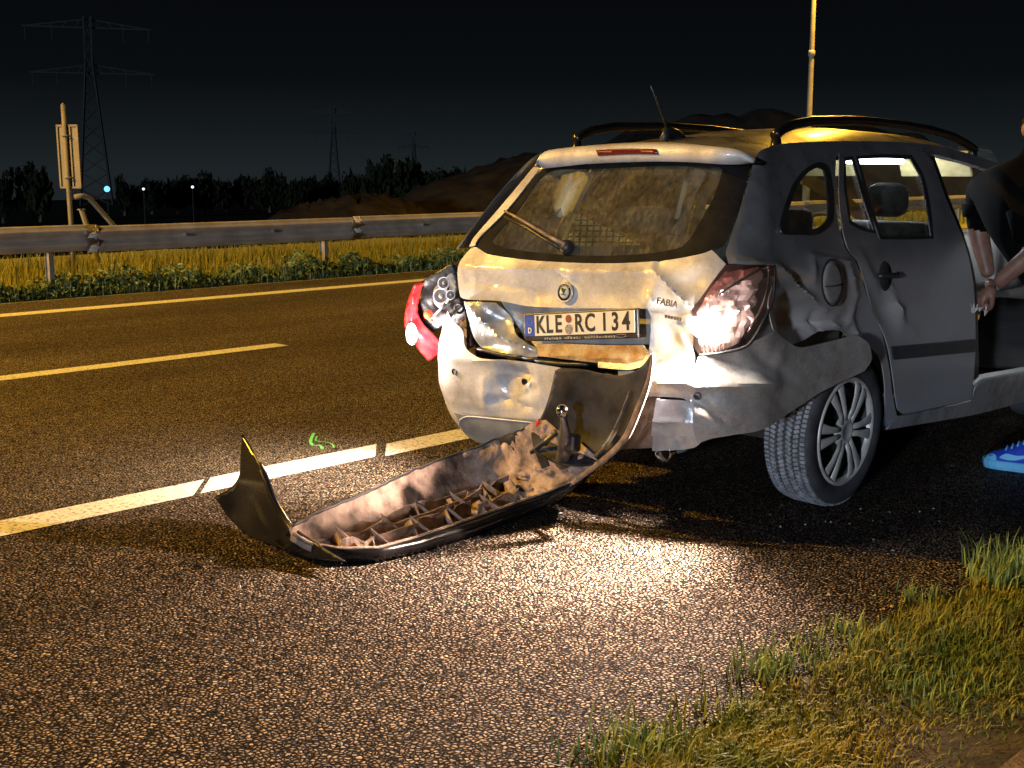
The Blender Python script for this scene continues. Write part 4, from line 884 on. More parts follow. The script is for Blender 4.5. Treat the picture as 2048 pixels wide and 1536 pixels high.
# pillars, sills and the frame above the doors
BP = [(1850, 307, c), (1872, 308, c), (1902, 390), (1936, 478), (1956, 560), (1962, 690), (1962, 755, c), (1942, 772, c), (1947, 690), (1946, 600), (1925, 490), (1890, 405)]
FR = [(1690, 282, c), (1800, 284), (1880, 293), (1965, 316), (2060, 356), (2150, 400), (2230, 452, c), (2222, 466, c), (2140, 416), (2050, 372), (1960, 334), (1872, 309, c), (1760, 302), (1676, 306, c)]
SL = [(1796, 834, c), (1941, 802), (1951, 776), (1968, 761), (2048, 746), (2150, 728, c), (2150, 780, c), (2048, 804), (1951, 829), (1772, 860, c)]
for mir in (False, True):
    sfx = "left" if mir else "right"
    panel("centre_pillar_"+sfx, BP, M_BLACK, step=10, off=-0.012, mirror=mir)
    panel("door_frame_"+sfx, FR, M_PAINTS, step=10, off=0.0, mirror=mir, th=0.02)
    panel("sill_"+sfx, SL, M_PAINTD, step=10, off=0.0, mirror=mir, th=0.01)
panel("sill_tread", [(1950, 772, c), (1968, 758), (2048, 743), (2150, 725, c), (2150, 731, c), (2048, 749), (1970, 764), (1952, 779, c)], M_LTRIM, step=9, off=-0.01, th=0.05)
def side_x(z, s=1): return np.interp(z, _zz, SS)+s*np.interp(z, _zz, WS)
def side_panel(name, yz, m, holes=(), s=1, step=0.07, th=0.006, parent=None, off=0.0):
    V, F, _ = fill(yz, holes, step); P = np.c_[side_x(V[:, 1], s)+s*off-s*0.05*np.clip((V[:, 0]-2.4)/0.9, 0, 1)**2, V[:, 0], V[:, 1]]
    return mesh(name, P, F if s > 0 else F[:, ::-1], m, parent or car, True, solid=th, off=-1)
FD = [(1.37, .27, c), (2.13, .27, c), (2.15, .60), (2.12, 1.0, c), (1.98, 1.12, c), (1.62, 1.43), (1.40, 1.46), (1.22, 1.46, c), (1.34, 1.1), (1.38, .8)]
FDG = [(1.42, 1.13, c), (1.95, 1.11, c), (1.62, 1.39), (1.42, 1.42), (1.31, 1.42, c), (1.37, 1.28)]
fdl = side_panel("front_door_left", FD, M_PAINTS, [FDG], -1, off=0.006)
side_panel("door_window", FDG, M_GLASS, (), -1, 0.1, 0.0, fdl)
# right front door, swung wide open on its hinges
V, F, _ = fill(FD, [FDG], 0.07); Vg, Fg, _ = fill(FDG, (), 0.1)
def swing(V):
    u = 2.13-V[:, 0]; a = math.radians(62); inn = np.interp(V[:, 1], _zz, WS)-0.83
    return np.c_[0.82+u*math.sin(a)+inn*math.cos(a), 2.13-u*math.cos(a)+inn*math.sin(a), V[:, 1]]
fdr = mesh("front_door_open", swing(V), F, M_PAINTD, car, True, solid=0.05, off=0)
mesh("door_window", swing(Vg), Fg, M_GLASS, fdr, True)
FW = [(2.16, .30, c), (2.18, .62), (2.14, 1.02, c), (2.5, .97), (3.0, .86), (3.18, .78, c), (3.20, .62, c), (2.84, .60, c), (2.80, .42), (2.79, .30, c), (2.79, .30), (2.775, .40), (2.70, .55), (2.58, .63), (2.46, .655), (2.34, .63), (2.22, .55), (2.165, .42)]
FW = [(2.145, .26, c), (2.16, .62), (2.135, 1.02, c), (2.5, .97), (3.0, .86), (3.20, .76, c), (3.22, .56, c), (2.84, .52, c), (2.80, .52, c), (2.70, .62), (2.58, .67), (2.46, .685), (2.34, .67), (2.22, .60), (2.16, .47), (2.15, .26, c)]
for s_ in (1, -1): side_panel("front_wing", FW, M_PAINTD, (), s_, off=0.002)
# roof, rails, aerial
NX, NY = 19, 36; rv = []
for y in np.linspace(-0.56, 1.86, NY):
    for x in np.linspace(-0.515, 0.605, NX): rv.append((x, y, roofz(x, y)))
mesh("roof", rv, [(a, d, c_, b) for a, b, c_, d in grid_faces(NY, NX)], M_ROOF, car, True, solid=0.012, off=-1)
mesh("headlining", [(x*0.94, y, z-0.035) for x, y, z in rv], grid_faces(NY, NX), M_HEADL, car, True)
rp_ = hit([(1550, 271), (1562, 260), (1582, 250), (1624, 242), (1712, 241), (1800, 249), (1858, 259), (1905, 273), (1936, 290), (1948, 299)], 0, 0.565)
rail_pts = np.stack([np.interp(np.linspace(0, 1, 40), np.linspace(0, 1, len(rp_)), rp_[:, k]) for k in range(3)], 1)
for s_ in (1, -1):
    q = rail_pts.copy()
    if s_ < 0: q[:, 0] = 0.09-q[:, 0]
    r_ = MB().tube(q, [(0.021, 0.024)]*40, 12, upv=(1, 0, 0)); r_.build("roof_rail", M_BLACKG, car, True)
    for k in (1, 38):
        z_ = roofz(q[k][0], q[k][1]); MB().tube([(q[k][0], q[k][1], z_-0.01), q[k]], [0.03, 0.018], 8).build("rail_foot", M_BLACKG, car, True)
ab = hit1(1352, 266, 0, 0.05)
ab = np.array([0.05, -0.22, roofz(0.05, -0.22)]) if not (-0.6 < ab[1] < 0.6) else np.array([0.05, ab[1], roofz(0.05, ab[1])])
AB = hit1(1345, 262, 1, -0.22); AT = hit1(1302, 172, 1, -0.42)
zr = roofz(AB[0], -0.22)
MB().tube([(AB[0], -0.12, zr-0.01), (AB[0], -0.19, zr+0.018), (AB[0], -0.26, zr+0.030), (AB[0], -0.29, zr-0.012)], [(0.018, 0.02), (0.022, 0.026), (0.018, 0.03), (0.02, 0.02)], 10).build("aerial_foot", M_BLACK, car, True)
MB().tube([(AB[0], -0.24, zr+0.02), AT], [0.008, 0.0035], 8).build("aerial_rod", M_BLACK, car, True)
# windscreen and front end
wv = []; 
for i in range(9):
    t = i/8
    for j in range(13):
        u = -1+2*j/12; y0 = 1.84+0.04*(1-u*u); y1 = 2.28+0.16*(1-u*u); hwid = 0.56+(0.70-0.56)*t
        wv.append((u*hwid+0.04*(1-t), y0+(y1-y0)*t, 1.52+(1.05-1.52)*t))
mesh("windscreen", wv, grid_faces(9, 13), M_GLASS, car, True)
hv = []
for i in range(12):
    t = i/11
    for j in range(13):
        u = -1+2*j/12; hv.append((u*(0.77-0.10*t), 2.12+0.22*(1-u*u)*(1-t)+1.06*t+0.06*(1-u*u)*t, 1.045-0.02*t-0.21*t**2.2-0.03*u*u))
mesh("bonnet", hv, grid_faces(12, 13)[::1], M_PAINTD, car, True, solid=0.02)
bv = []
for i in range(10):
    t = i/9
    for j in range(17):
        a = math.pi*j/16; bv.append((0.80*math.cos(a)*(1-0.04*t), 2.80+0.52*math.sin(a)**0.7*(1-0.18*abs(t-0.55)), 0.82-0.62*t))
mesh("front_bumper", bv, grid_faces(10, 17), M_PAINTD, car, True, solid=0.02)
for s_ in (1, -1): MB().ball((s_*0.60, 3.12, 0.74), (0.17, 0.12, 0.10), 14, 9).build("headlamp", M_CHROME, car, True)
MB().tube([(-0.82, 2.05, 1.08), (-0.90, 2.05, 1.10), (-0.98, 2.06, 1.12)], [(0.03, 0.03), (0.05, 0.07), (0.03, 0.06)], 10).build("wing_mirror", M_BLACK, car, True)

# ---- underbody, wheel housings
MB().box((0, 1.23, 0.245), (1.42, 1.5, 0.06)).box((0, 2.6, 0.25), (1.0, 1.2, 0.06)).box((0, -0.15, 0.33), (0.9, 1.2, 0.08)).build("floor_pan", M_UNDER, car)
for s_ in (1, -1):
    for yy in (0.0, 2.46):
        hb = MB(); n = 16; v = []
        for i in range(n+1):
            a = math.pi*i/n
            for xx in (0.45, 0.79): v.append((s_*xx, yy+0.36*math.cos(a), 0.31+0.36*math.sin(a)))
        f = [(2*i, 2*i+1, 2*i+3, 2*i+2) for i in range(n)]; hb.add(v, f)
        hb.add([(s_*0.45, yy+0.36*math.cos(math.pi*k/19), 0.31+0.36*math.sin(math.pi*k/19)) for k in range(20)], [tuple(range(20))])
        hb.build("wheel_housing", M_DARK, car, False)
MB().tube([(-0.72, 0, 0.29), (0.68, 0, 0.29)], 0.035, 10).build("rear_axle", M_UNDER, car, True)

# ---- wheels
def make_wheel(detail):
    w = bpy.data.objects.new("wheel", None); link(w, car)
    R_, wd = 0.305, 0.205; h = wd/2
    prof = [(0.212, -h*0.86), (0.222, -h*0.98), (0.255, -h*1.04), (0.285, -h*0.98), (0.298, -h*0.84), (0.302, -h*0.5), (0.303, 0), (0.302, h*0.5), (0.298, h*0.84), (0.285, h*0.98), (0.255, h*1.04), (0.222, h*0.98), (0.212, h*0.86), (0.20, h*0.6), (0.20, -h*0.6)]
    prof = [(r if r < 0.29 else r-0.006, z) for r, z in prof]
    MB().lathe(prof, 64, None, True).build("tyre", M_RUBBER, w, True)
    if detail:
        tr = MB(); nb = 104
        rows_ = [(0.081, 0.020, 0.010, 0.0, 0.0), (0.055, 0.022, 0.0105, 0.5, 0.35), (0.022, 0.026, 0.011, 0.15, -0.6), (-0.014, 0.026, 0.011, 0.6, 0.6), (-0.050, 0.022, 0.0105, 0.3, -0.35), (-0.080, 0.020, 0.010, 0.1, 0.0)]
        for z_, wz, dep, phs, sk in rows_:
            for k in range(nb):
                a = 2*math.pi*(k+phs)/nb; rr = R_-0.004-(0.006 if abs(z_) > 0.07 else 0)
                t_ = np.array([-math.sin(a), math.cos(a), 0]); n_ = np.array([math.cos(a), math.sin(a), 0]); zz = np.array([0, 0, 1.0])
                Rm = np.stack([n_, t_*math.cos(sk)+zz*math.sin(sk), zz*math.cos(sk)-t_*math.sin(sk)], 1)
                tr.box(n_*(rr-0.002)+zz*z_, (dep, 2*math.pi*rr/nb*0.70, wz), Rm)
        tr.build("tread_blocks", M_TREAD, w)
    MB().lathe([(0.214, h*0.90), (0.216, h*1.0), (0.206, h*1.03), (0.196, h*0.94), (0.192, h*0.80)], 56).build("trim_rim", M_CAP, w, True)
    MB().lathe([(0.205, h*0.45), (0.12, h*0.42), (0, h*0.45)], 40).build("brake_backing", M_DARK, w, True)
    MB().lathe([(0.062, h*0.78), (0.056, h*0.98), (0.034, h*1.04), (0.030, h*1.0), (0, h*1.0)], 28).build("hub_cap", M_CAP, w, True)
    for k in range(6):
        for s_ in (-1, 1):
            a = 2*math.pi*k/6+0.28; pts = []
            for r_, off_, z_ in ((0.040, 0.013, 0.94), (0.09, 0.016, 1.0), (0.14, 0.023, 1.0), (0.18, 0.030, 0.96), (0.203, 0.035, 0.90)):
                pts.append((r_*math.cos(a)-s_*off_*math.sin(a), r_*math.sin(a)+s_*off_*math.cos(a), h*z_))
            MB().tube(pts, [(0.012, 0.007), (0.0125, 0.007), (0.017, 0.006), (0.022, 0.006), (0.026, 0.006)], 8, upv=(0, 0, 1)).build("trim_spoke", M_CAP, w, True)
    return w
w1 = make_wheel(True)
w1.matrix_local = Matrix.Translation((0.722, -0.05, 0.322)) @ Matrix.Rotation(math.radians(-1.5), 4, 'Z') @ Matrix.Diagonal((1.03, 1.07, 1.07, 1)) @ Matrix.Rotation(math.radians(1.5), 4, 'Y') @ Matrix.Rotation(math.radians(90), 4, 'Y') @ Matrix.Rotation(math.radians(12), 4, 'Z')
for (x, y, s_) in ((-0.72, 0, -1), (0.72, 2.46, 1), (-0.72, 2.46, -1)):
    q = w1.copy(); COL.objects.link(q); q.parent = car
    for ch in w1.children:
        if ch.name.startswith("tread"): continue
        cc = ch.copy(); COL.objects.link(cc); cc.parent = q
    q.matrix_local = Matrix.Translation((x, y, 0.303)) @ Matrix.Rotation(math.radians(90*s_), 4, 'Y')

# ---- interior seen through the windows
def rbox(name, cc, d, m, parent=car, bev=0.03, rot=None):
    mb = MB().box((0, 0, 0), d); o = mb.build(name, m, parent, True, bevel=bev); o.location = cc
    if rot: o.rotation_euler = rot
    return o
rbox("boot_floor", (0, -0.30, 0.50), (1.20, 0.9, 0.06), M_SEAT)
for s_ in (1, -1): rbox("boot_side_trim", (s_*0.62, -0.28, 0.72), (0.10, 0.9, 0.5), M_TRIM)
rbox("rear_seat_back", (0, 0.22, 0.78), (1.26, 0.16, 0.62), M_SEAT, rot=(-0.25, 0, 0))
rbox("rear_seat_cushion", (0, 0.62, 0.50), (1.26, 0.55, 0.18), M_SEAT)
for x in (-0.38, 0.38): rbox("headrest", (x, 0.14, 1.16), (0.26, 0.10, 0.13), M_SEAT)
for x in (-0.37, 0.37):
    rbox("front_seat_back", (x, 1.12, 0.82), (0.50, 0.15, 0.66), M_SEAT, rot=(-0.22, 0, 0), bev=0.06)
    rbox("front_seat_cushion", (x, 1.46, 0.50), (0.50, 0.52, 0.18), M_SEAT, bev=0.06)
    rbox("headrest", (x, 1.06 if x < 0 else 1.16, 1.25), (0.22, 0.11, 0.17), M_SEAT, bev=0.055)
rbox("dashboard", (0, 2.06, 0.90), (1.40, 0.40, 0.30), M_TRIM, bev=0.06)
rbox("centre_console", (0, 1.75, 0.72), (0.24, 0.30, 0.36), M_LTRIM, bev=0.03)
sw = MB().tube([(-0.37+0.185*math.cos(a), 1.80+0.075*math.sin(a), 0.98+0.17*math.sin(a)) for a in np.linspace(0, 6.283, 33)[:-1]], 0.016, 8, closed=True)
sw.tube([(-0.37, 1.86, 0.96), (-0.37, 1.80, 0.98)], 0.05, 12).tube([(-0.54, 1.80, 0.98), (-0.20, 1.80, 0.98)], 0.018, 8).build("steering_wheel", M_BLACK, car, True)
for s_ in (1, -1):
    rbox("sun_visor", (s_*0.32, 1.80, 1.43), (0.40, 0.02, 0.15), M_NET, bev=0.008, rot=(0.5, 0, 0))
    V, F, _ = fill([(-0.42, 1.10, c), (-0.10, 1.10, c), (-0.14, 1.45, c), (-0.30, 1.43, c)], (), 0.08)
    P = np.c_[side_x(V[:, 1], s_)-s_*0.03, V[:, 0]-0.10, V[:, 1]]
pt = [(1150, 345), (1180, 350), (1158, 400), (1140, 432), (1112, 432), (1128, 390)]
V, F, _ = fill(pt, (), 9); mesh("pillar_trim_left", hit(V, 1, -0.12), F[:, ::-1], M_LTRIM, car, True, solid=0.02)
V, F, _ = fill([(1374, 334, c), (1384, 334, c), (1357, 438, c), (1349, 438, c)], (), 8); mesh("seat_belt", hit(V, 1, 0.12), F[:, ::-1], M_LTRIM, car, solid=0.003)
dm = rbox("courtesy_lamp", tuple(hit1(1750, 322, 0, 0.15)+np.array([0, 0, 0.0])), (0.14, 0.40, 0.03), M_DOME, bev=0.008)
_dl = hit1(1750, 322, 0, 0.15)
lamp("courtesy_light", (_dl[0], _dl[1], _dl[2]-0.05), 17, (0.86, 0.93, 1.0), 0.05, car)
MB().lathe([(0.020, 0), (0.018, 0.012), (0, 0.014)], 12, Matrix.Translation(Vector(hit1(1792, 457, 1, 1.60))) @ Matrix.Rotation(math.pi/2, 4, 'X')).build("warning_light", M_GLOWR, car, True)
rbox("switch_panel", tuple(hit1(1795, 462, 1, 1.66)), (0.24, 0.04, 0.10), M_LTRIM, bev=0.01)
MB().lathe([(0.026, 0), (0.022, 0.02), (0, 0.022)], 14, Matrix.Translation(Vector(hit1(1815, 463, 1, 1.62))) @ Matrix.Rotation(math.pi/2, 4, 'X')).build("control_knob", M_BLACK, car, True)
# meshed cloth lying behind the rear seat
nt = empty("boot_net", tuple(c2w(hit([(1190, 490)], 1, -0.30))[0]), YAW, "straw coloured triangular mesh cloth behind the rear window", "net")
base = hit1(1190, 490, 1, -0.30)
V, F, _ = fill([(1157, 428, c), (1281, 490, c), (1122, 492, c)], (), 8); mesh("mesh_cloth", hit(V, 1, -0.30)-base, F[:, ::-1], M_NET, nt, solid=0.002)
for i in range(11):
    x = 1132+13*i; yt = 428+(x-1157)*0.5 if x > 1157 else 428+(1157-x)*1.83
    if yt < 488: MB().tube([hit1(x+4, max(yt, 428), 1, -0.31)-base, hit1(x, 491, 1, -0.31)-base], 0.0035, 5).build("mesh_wire", M_BLACK, nt)
for i in range(5):
    y = 440+11*i; MB().tube([hit1(1157-(y-428)*0.55, y, 1, -0.31)-base, hit1(1157+(y-428)*2.0, y, 1, -0.31)-base], 0.0035, 5).build("mesh_wire", M_BLACK, nt)
MB().tube([hit1(1150, 428, 1, -0.32)-base, hit1(1125, 490, 1, -0.32)-base], 0.010, 6).build("net_pole", M_NET, nt, True)

# ---- tow ball
tb = hit1(1126, 822, 1, -1.17)
tp = [tb, hit1(1127, 838, 1, -1.17), hit1(1130, 868, 1, -1.16), hit1(1130, 900, 1, -1.13), hit1(1124, 925, 1, -1.05)]
tp.append(np.array([0.0, -0.85, 0.24])); tp.append(np.array([0.0, -0.60, 0.30]))
MB().tube(tp, [0.014, 0.014, 0.024, 0.030, 0.028, 0.028, 0.028], 10).build("tow_hook", M_STEEL, car, True)
MB().ball(tb, 0.027, 16, 10).build("tow_ball", M_CHROME, car, True)
MB().box((tp[2]+tp[3])/2+np.array([0.03, 0.01, 0]), (0.05, 0.05, 0.07)).build("tow_socket", M_BLACK, car, bevel=0.01)

# ================================================================== torn-off bumper lying on the road behind the car
bo = c2w(np.array([[-0.25, -1.5, 0]]))[0]
bum = empty("torn_off_bumper", (bo[0], bo[1], 0), 0, "torn off black bumper cover lying on the road, dusty ribs showing", "bumper")
def bw(x, y, z): return c2w(hit([(x, y)], 2, z))[0]-np.array([bo[0], bo[1], 0])
def bcar(x, y, yc): return c2w(hit([(x, y)], 1, yc))[0]-np.array([bo[0], bo[1], 0])
def rs(L, n): return resample(np.array(L), n)
NB = 56
NBOT = rs([bw(566, 1096, .03), bw(602, 1113, .004), bw(673, 1127, .002), bw(758, 1125, .002), bw(843, 1105, .002), bw(957, 1069, .004), bw(1042, 1036, .02), bw(1110, 1004, .065), bw(1168, 965, .145), bcar(1203, 925, -1.10)], NB)
NRIM = rs([bw(585, 1066, .12), bw(620, 1088, .08), bw(680, 1098, .065), bw(758, 1096, .06), bw(843, 1072, .06), bw(957, 1033, .065), bw(1070, 993, .09), bw(1140, 966, .145), bcar(1196, 922, -1.09)], NB)
FTOP = np.array([0, 0, 1.0])*0.0022*np.random.default_rng(2).normal(0, 1, (NB, 1))+rs([bw(583, 1052, .13), bw(645, 1021, .14), bw(730, 987, .155), bw(801, 953, .175), bw(857, 928, .19), bw(928, 904, .205), bw(999, 877, .255), bcar(1047, 857, -1.03), bcar(1080, 838, -1.02)], NB)
FLN = NRIM+np.array([-0.015, 0, -0.028]); zc = np.maximum(0.03, NBOT[:, 2]+0.02)
FLN[:, 2] = np.maximum(FLN[:, 2], zc)
s_t = np.linspace(0, 1, NB)[:, None]
mid = FLN*0.45+FTOP*0.55; FLF = FTOP*0.80+FLN*0.20; FLF[:, 2] = FLN[:, 2]*0.9+FTOP[:, 2]*0.1+0.004; 
wz_ = np.clip((s_t[:, 0]-0.75)/0.25, 0, 1); FLF[:, 2] += 0.10*wz_
outer_rows = [NBOT+np.array([-0.10, 0.02, 0.004]), NBOT, (NBOT+NRIM)/2+np.array([0.012, -0.006, 0.0]), NRIM+np.array([0.002, 0, 0])]
KC = int(NB*0.95)
inner_rows = [NRIM+np.array([-0.006, 0, 0.0]), FLN, (FLN*0.5+FLF*0.5)+np.array([0, 0, -0.004]), FLF, (FLF+FTOP)/2+np.array([-0.012, 0, 0]), FTOP]
mesh("outer_skin", np.concatenate(outer_rows), grid_faces(4, NB), M_BLACKG, bum, True, solid=0.005, off=0)
mesh("dusty_inside", np.concatenate(inner_rows), [q for k_, q in enumerate(grid_faces(6, NB)) if not (k_//(NB-1) >= 2 and k_ % (NB-1) > KC)], M_DUSTY, bum, True, solid=0.005, off=0)
MB().tube(NRIM+np.array([0, 0, 0.002]), 0.006, 6).build("near_rim", M_DUSTY, bum, True)
MB().tube(FTOP[:KC], 0.006, 6).build("far_rim", M_BLACK, bum, True)
fo = FTOP+np.array([-0.03, 0.01, -0.02]); mesh("back_skin", np.concatenate([FTOP+np.array([-0.008, 0.003, 0]), fo, FLF+np.array([-0.07, 0.02, -0.02])]), [q for k_, q in enumerate(grid_faces(3, NB)) if k_ % (NB-1) < KC-3], M_BLACK, bum, True, solid=0.004, off=0)
# left end wrapping round, standing up to a point
def bfill(name, px, m, fy, th, step=6, par=bum, spec=()):
    V, F, _ = fill(px, (), step); d = rays(V); yy = np.array([fy(a, b) for a, b in V])+dents(V, spec)
    P = c2w(ORG+d*((yy-ORG[1])/d[:, 1])[:, None])-np.array([bo[0], bo[1], 0])
    return mesh(name, P, F[:, ::-1], m, par, True, solid=th, off=-1)
bfill("left_end_flap", [(484, 869, c), (500, 893), (517, 925), (532, 965), (556, 1020), (584, 1058), (640, 1093, c), (690, 1124, c), (620, 1117), (560, 1098), (505, 1080), (462, 1040), (428, 994, c), (462, 975), (478, 952), (481, 910)],
      M_BLACKG, lambda a, b: -1.98-0.10*np.clip((a-430)/200, 0, 1)+0.04*np.clip((960-b)/90, 0, 1), 0.006, 7, spec=[('l', 500, 1000, 545, 1085, 5, -0.012), ('g', 470, 1020, 30, 40, 0.03)])
bfill("end_flap_lip", [(517, 925, c), (528, 945), (552, 1006), (590, 1060), (640, 1093, c), (637, 1095, c), (586, 1064), (548, 1012), (525, 958)], M_BLACKG, lambda a, b: -2.0-0.10*np.clip((a-430)/200, 0, 1)+0.02, 0.012, 6)
# right end standing against the car
RP = [(1110, 741, c), (1122, 736), (1165, 739), (1205, 748), (1240, 751), (1270, 742), (1290, 725), (1303, 706, c), (1300, 740), (1290, 780), (1272, 822), (1242, 880), (1197, 925, c), (1160, 932), (1110, 925), (1070, 900), (1062, 868, c), (1086, 826), (1100, 785)]
bfill("right_end_panel", RP, M_SCUFF, lambda a, b: -1.03-0.07*np.clip((a-1200)/100, 0, 1)**2-0.08*np.clip((b-860)/70, 0, 1)**2, 0.006, 7, spec=[('g', 1180, 850, 40, 40, 0.01), ('g', 1130, 780, 24, 30, -0.012)])
M_EDGE = mat("scraped_edge", (0.06, 0.045, 0.04), (0.22, 0.15, 0.12), 20, 0.8)
bfill("right_end_edge", [(1303, 706, c), (1306, 712, c), (1300, 760), (1286, 806), (1254, 878), (1206, 926), (1145, 970, c), (1140, 964, c), (1196, 921), (1242, 876), (1274, 806), (1292, 760)], M_EDGE, lambda a, b: -1.11-0.03*np.clip((b-860)/70, 0, 1), 0.012, 6)
bfill("edge_groove", [(1258, 780, c), (1264, 784, c), (1240, 850), (1215, 890), (1190, 916, c), (1186, 912, c), (1212, 882), (1236, 836)], M_INK, lambda a, b: -1.10-0.05*np.clip((b-860)/70, 0, 1), 0.004, 5)
# reinforcing ribs inside
def tr_pt(t, u, dz=0.0):
    i = t*(NB-1); k = int(min(i, NB-2)); fr = i-k
    a = FLN[k]*(1-fr)+FLN[k+1]*fr; b = FLF[k]*(1-fr)+FLF[k+1]*fr
    p = a*(1-u)+b*u; return p+np.array([0, 0, dz])
rb_ = random.Random(8)
def wallstrip(name, ts_, u, h):
    v = [tr_pt(t, u, 0.0) for t in ts_]+[tr_pt(t, u+0.02*math.sin(40*t), h*rb_.choice((1.0, 0.92, 1.05, 0.55))) for t in ts_]; n = len(ts_)
    return mesh(name, v, [(i, i+1, n+i+1, n+i) for i in range(n-1)], M_DUSTY, bum, False, solid=0.0045, off=0)
for t0_, t1_, u, h in ((0.13, 0.36, 0.22, 0.050), (0.13, 0.62, 0.55, 0.056), (0.16, 0.60, 0.80, 0.050), (0.36, 0.55, 0.30, 0.050), (0.56, 0.70, 0.20, 0.046), (0.58, 0.72, 0.62, 0.052)):
    wallstrip("long_rib", np.linspace(t0_, t1_, 9), u, h)
for t, u0, u1 in ((0.13, 0.05, 0.9), (0.205, 0.02, 0.5), (0.27, 0.45, 0.9), (0.335, 0.02, 0.6), (0.40, 0.5, 0.9), (0.455, 0.02, 0.5), (0.52, 0.3, 0.9), (0.575, 0.02, 0.5), (0.63, 0.2, 0.9), (0.70, 0.05, 0.75)):
    p0, p1, p2 = tr_pt(t, u0), tr_pt(t, u1), tr_pt(t, (u0+u1)/2, 0.062)
    a1, a2 = tr_pt(t, u0*0.7+u1*0.3, 0.058), tr_pt(t, u0*0.3+u1*0.7, 0.058)
    mesh("cross_rib", [p0, p1, tr_pt(t+0.004, u0*0.45+u1*0.55, rb_.uniform(0.03, 0.07))], [(0, 1, 2)], M_DUSTY, bum, False, solid=0.0045, off=0)
    if t < 0.66: mesh("brace_plate", [tr_pt(t, u0*0.45+u1*0.55, 0.073), tr_pt(t+0.05, u0, 0.004), tr_pt(t+0.02, u0*0.5+u1*0.5, 0.01)], [(0, 1, 2)], M_DUSTY, bum, False, solid=0.004, off=0)
rr_ = random.Random(5)
for k in range(26):
    p = tr_pt(rr_.uniform(0.72, 0.97), rr_.uniform(0.05, 0.8), 0.008); MB().ball(p, (rr_.uniform(.012, .034), rr_.uniform(.012, .034), rr_.uniform(.008, .02)), 7, 5).build("mud_clod", M_DUSTY, bum)
MB().tube([bcar(1063, 905, -1.06), bcar(1092, 882, -1.08), bcar(1112, 866, -1.06)], 0.010, 6).build("broken_strut", M_BLACK, bum)
bfill("broken_clip", [(1068, 900, c), (1092, 915, c), (1098, 932, c), (1084, 938, c)], M_SCUFF, lambda a, b: -1.12, 0.006, 5)
bfill("torn_tab", [(1076, 838, c), (1070, 846, c), (1073, 854, c), (1080, 846, c)], M_RED, lambda a, b: -1.06, 0.004, 4)

# ================================================================== person leaning into the open front doorway
def skin_mesh(name, bones, root_i, sub=2):
    """bones: list of (points, radii); chains sharing a point (same tuple) are welded into one body"""
    idx = {}; V = []; Rr = []; Ed = []
    for pts, rad in bones:
        prev = None
        for p, r in zip(pts, rad):
            k = tuple(np.round(p, 4))
            if k not in idx: idx[k] = len(V); V.append(k); Rr.append(r)
            if prev is not None: Ed.append((prev, idx[k]))
            prev = idx[k]
    me = bpy.data.meshes.new(name); me.from_pydata(V, Ed, []); o = bpy.data.objects.new(name, me); COL.objects.link(o)
    md = o.modifiers.new("skin", 'SKIN'); md.use_smooth_shade = True
    for i, r in enumerate(Rr):
        sv_ = me.skin_vertices[0].data[i]; sv_.radius = (r, r) if not isinstance(r, tuple) else r; sv_.use_root = (i == root_i)
    s2 = o.modifiers.new("sub", 'SUBSURF'); s2.levels = sub; s2.render_levels = sub
    dg = bpy.context.evaluated_depsgraph_get(); dg.update()
    out = bpy.data.meshes.new_from_object(o.evaluated_get(dg)); COL.objects.unlink(o); bpy.data.objects.remove(o)
    out.polygons.foreach_set("use_smooth", [True]*len(out.polygons))
    return out
def seg_dist(p, a, b):
    a, b = np.array(a), np.array(b); t = np.clip(((p-a)@(b-a))/((b-a)@(b-a)+1e-9), 0, 1); return np.linalg.norm(p-a-np.outer(t, b-a), axis=1)
pb = np.array([1.36, 1.18, 0.0])
person = empty("person", tuple(c2w(pb)[0]), YAW, "person in black shirt, jeans and blue sneakers leaning into the open front doorway", "person")
def pp(x, y, yc): return hit1(x, y, 1, yc)-pb
pel = pp(2128, 566, 1.18); wai = pp(2086, 486, 1.18); che = pp(2030, 398, 1.18); nec = pp(2072, 316, 1.17); hd0 = pp(2086, 276, 1.16); hd1 = pp(2094, 240, 1.15)
shL = pp(2040, 380, 0.99); elL = pp(2068, 502, 0.96); wrL = pp(1990, 572, 0.93)
shR = pp(1972, 378, 1.36); elR = pp(1956, 462, 1.34); wrR = pp(1978, 556, 1.30)
ankL = np.array([1.235, 1.135, 0.10])-pb; kneL = np.array([1.30, 1.10, 0.52])-pb; hipL = pel+np.array([0.0, -0.10, -0.06])
ankR = np.array([1.42, 1.40, 0.10])-pb; kneR = np.array([1.34, 1.33, 0.52])-pb; hipR = pel+np.array([0.0, 0.10, -0.06])
body = skin_mesh("body", [([pel, wai, che, nec, hd0, hd1], [.155, .150, .165, .062, .075, .095]),
    ([che, shL, (shL+elL)/2, elL, (elL+wrL)/2, wrL], [.165, .082, .060, .045, .043, .031]), ([che, shR, (shR+elR)/2, elR, (elR+wrR)/2, wrR], [.175, .115, .085, .052, .045, .033]),
    ([pel, hipL, kneL, ankL], [.155, .105, .068, .048]), ([pel, hipR, kneR, ankR], [.155, .105, .068, .048])], 0, 3)
for m_ in (M_SHIRT, M_JEANS, M_SKIN): body.materials.append(m_)
bp_ = np.array([p.center for p in body.polygons])
segsB = [(che, wai, 0), (che, nec*0.85+che*0.15, 0), (wai, pel*0.5+wai*0.5, 0), (pel, hipL, 1), (pel, hipR, 1), (hipL, kneL, 1), (kneL, ankL, 1), (hipR, kneR, 1), (kneR, ankR, 1), (nec, hd1, 2),
         (che, shL, 0), (shL, shL*0.25+elL*0.75, 0), (shL*0.2+elL*0.8, elL, 2), (elL, wrL, 2), (che, shR, 0), (shR, shR*0.4+elR*0.6, 0), (shR*0.35+elR*0.65, elR, 2), (elR, wrR, 2)]
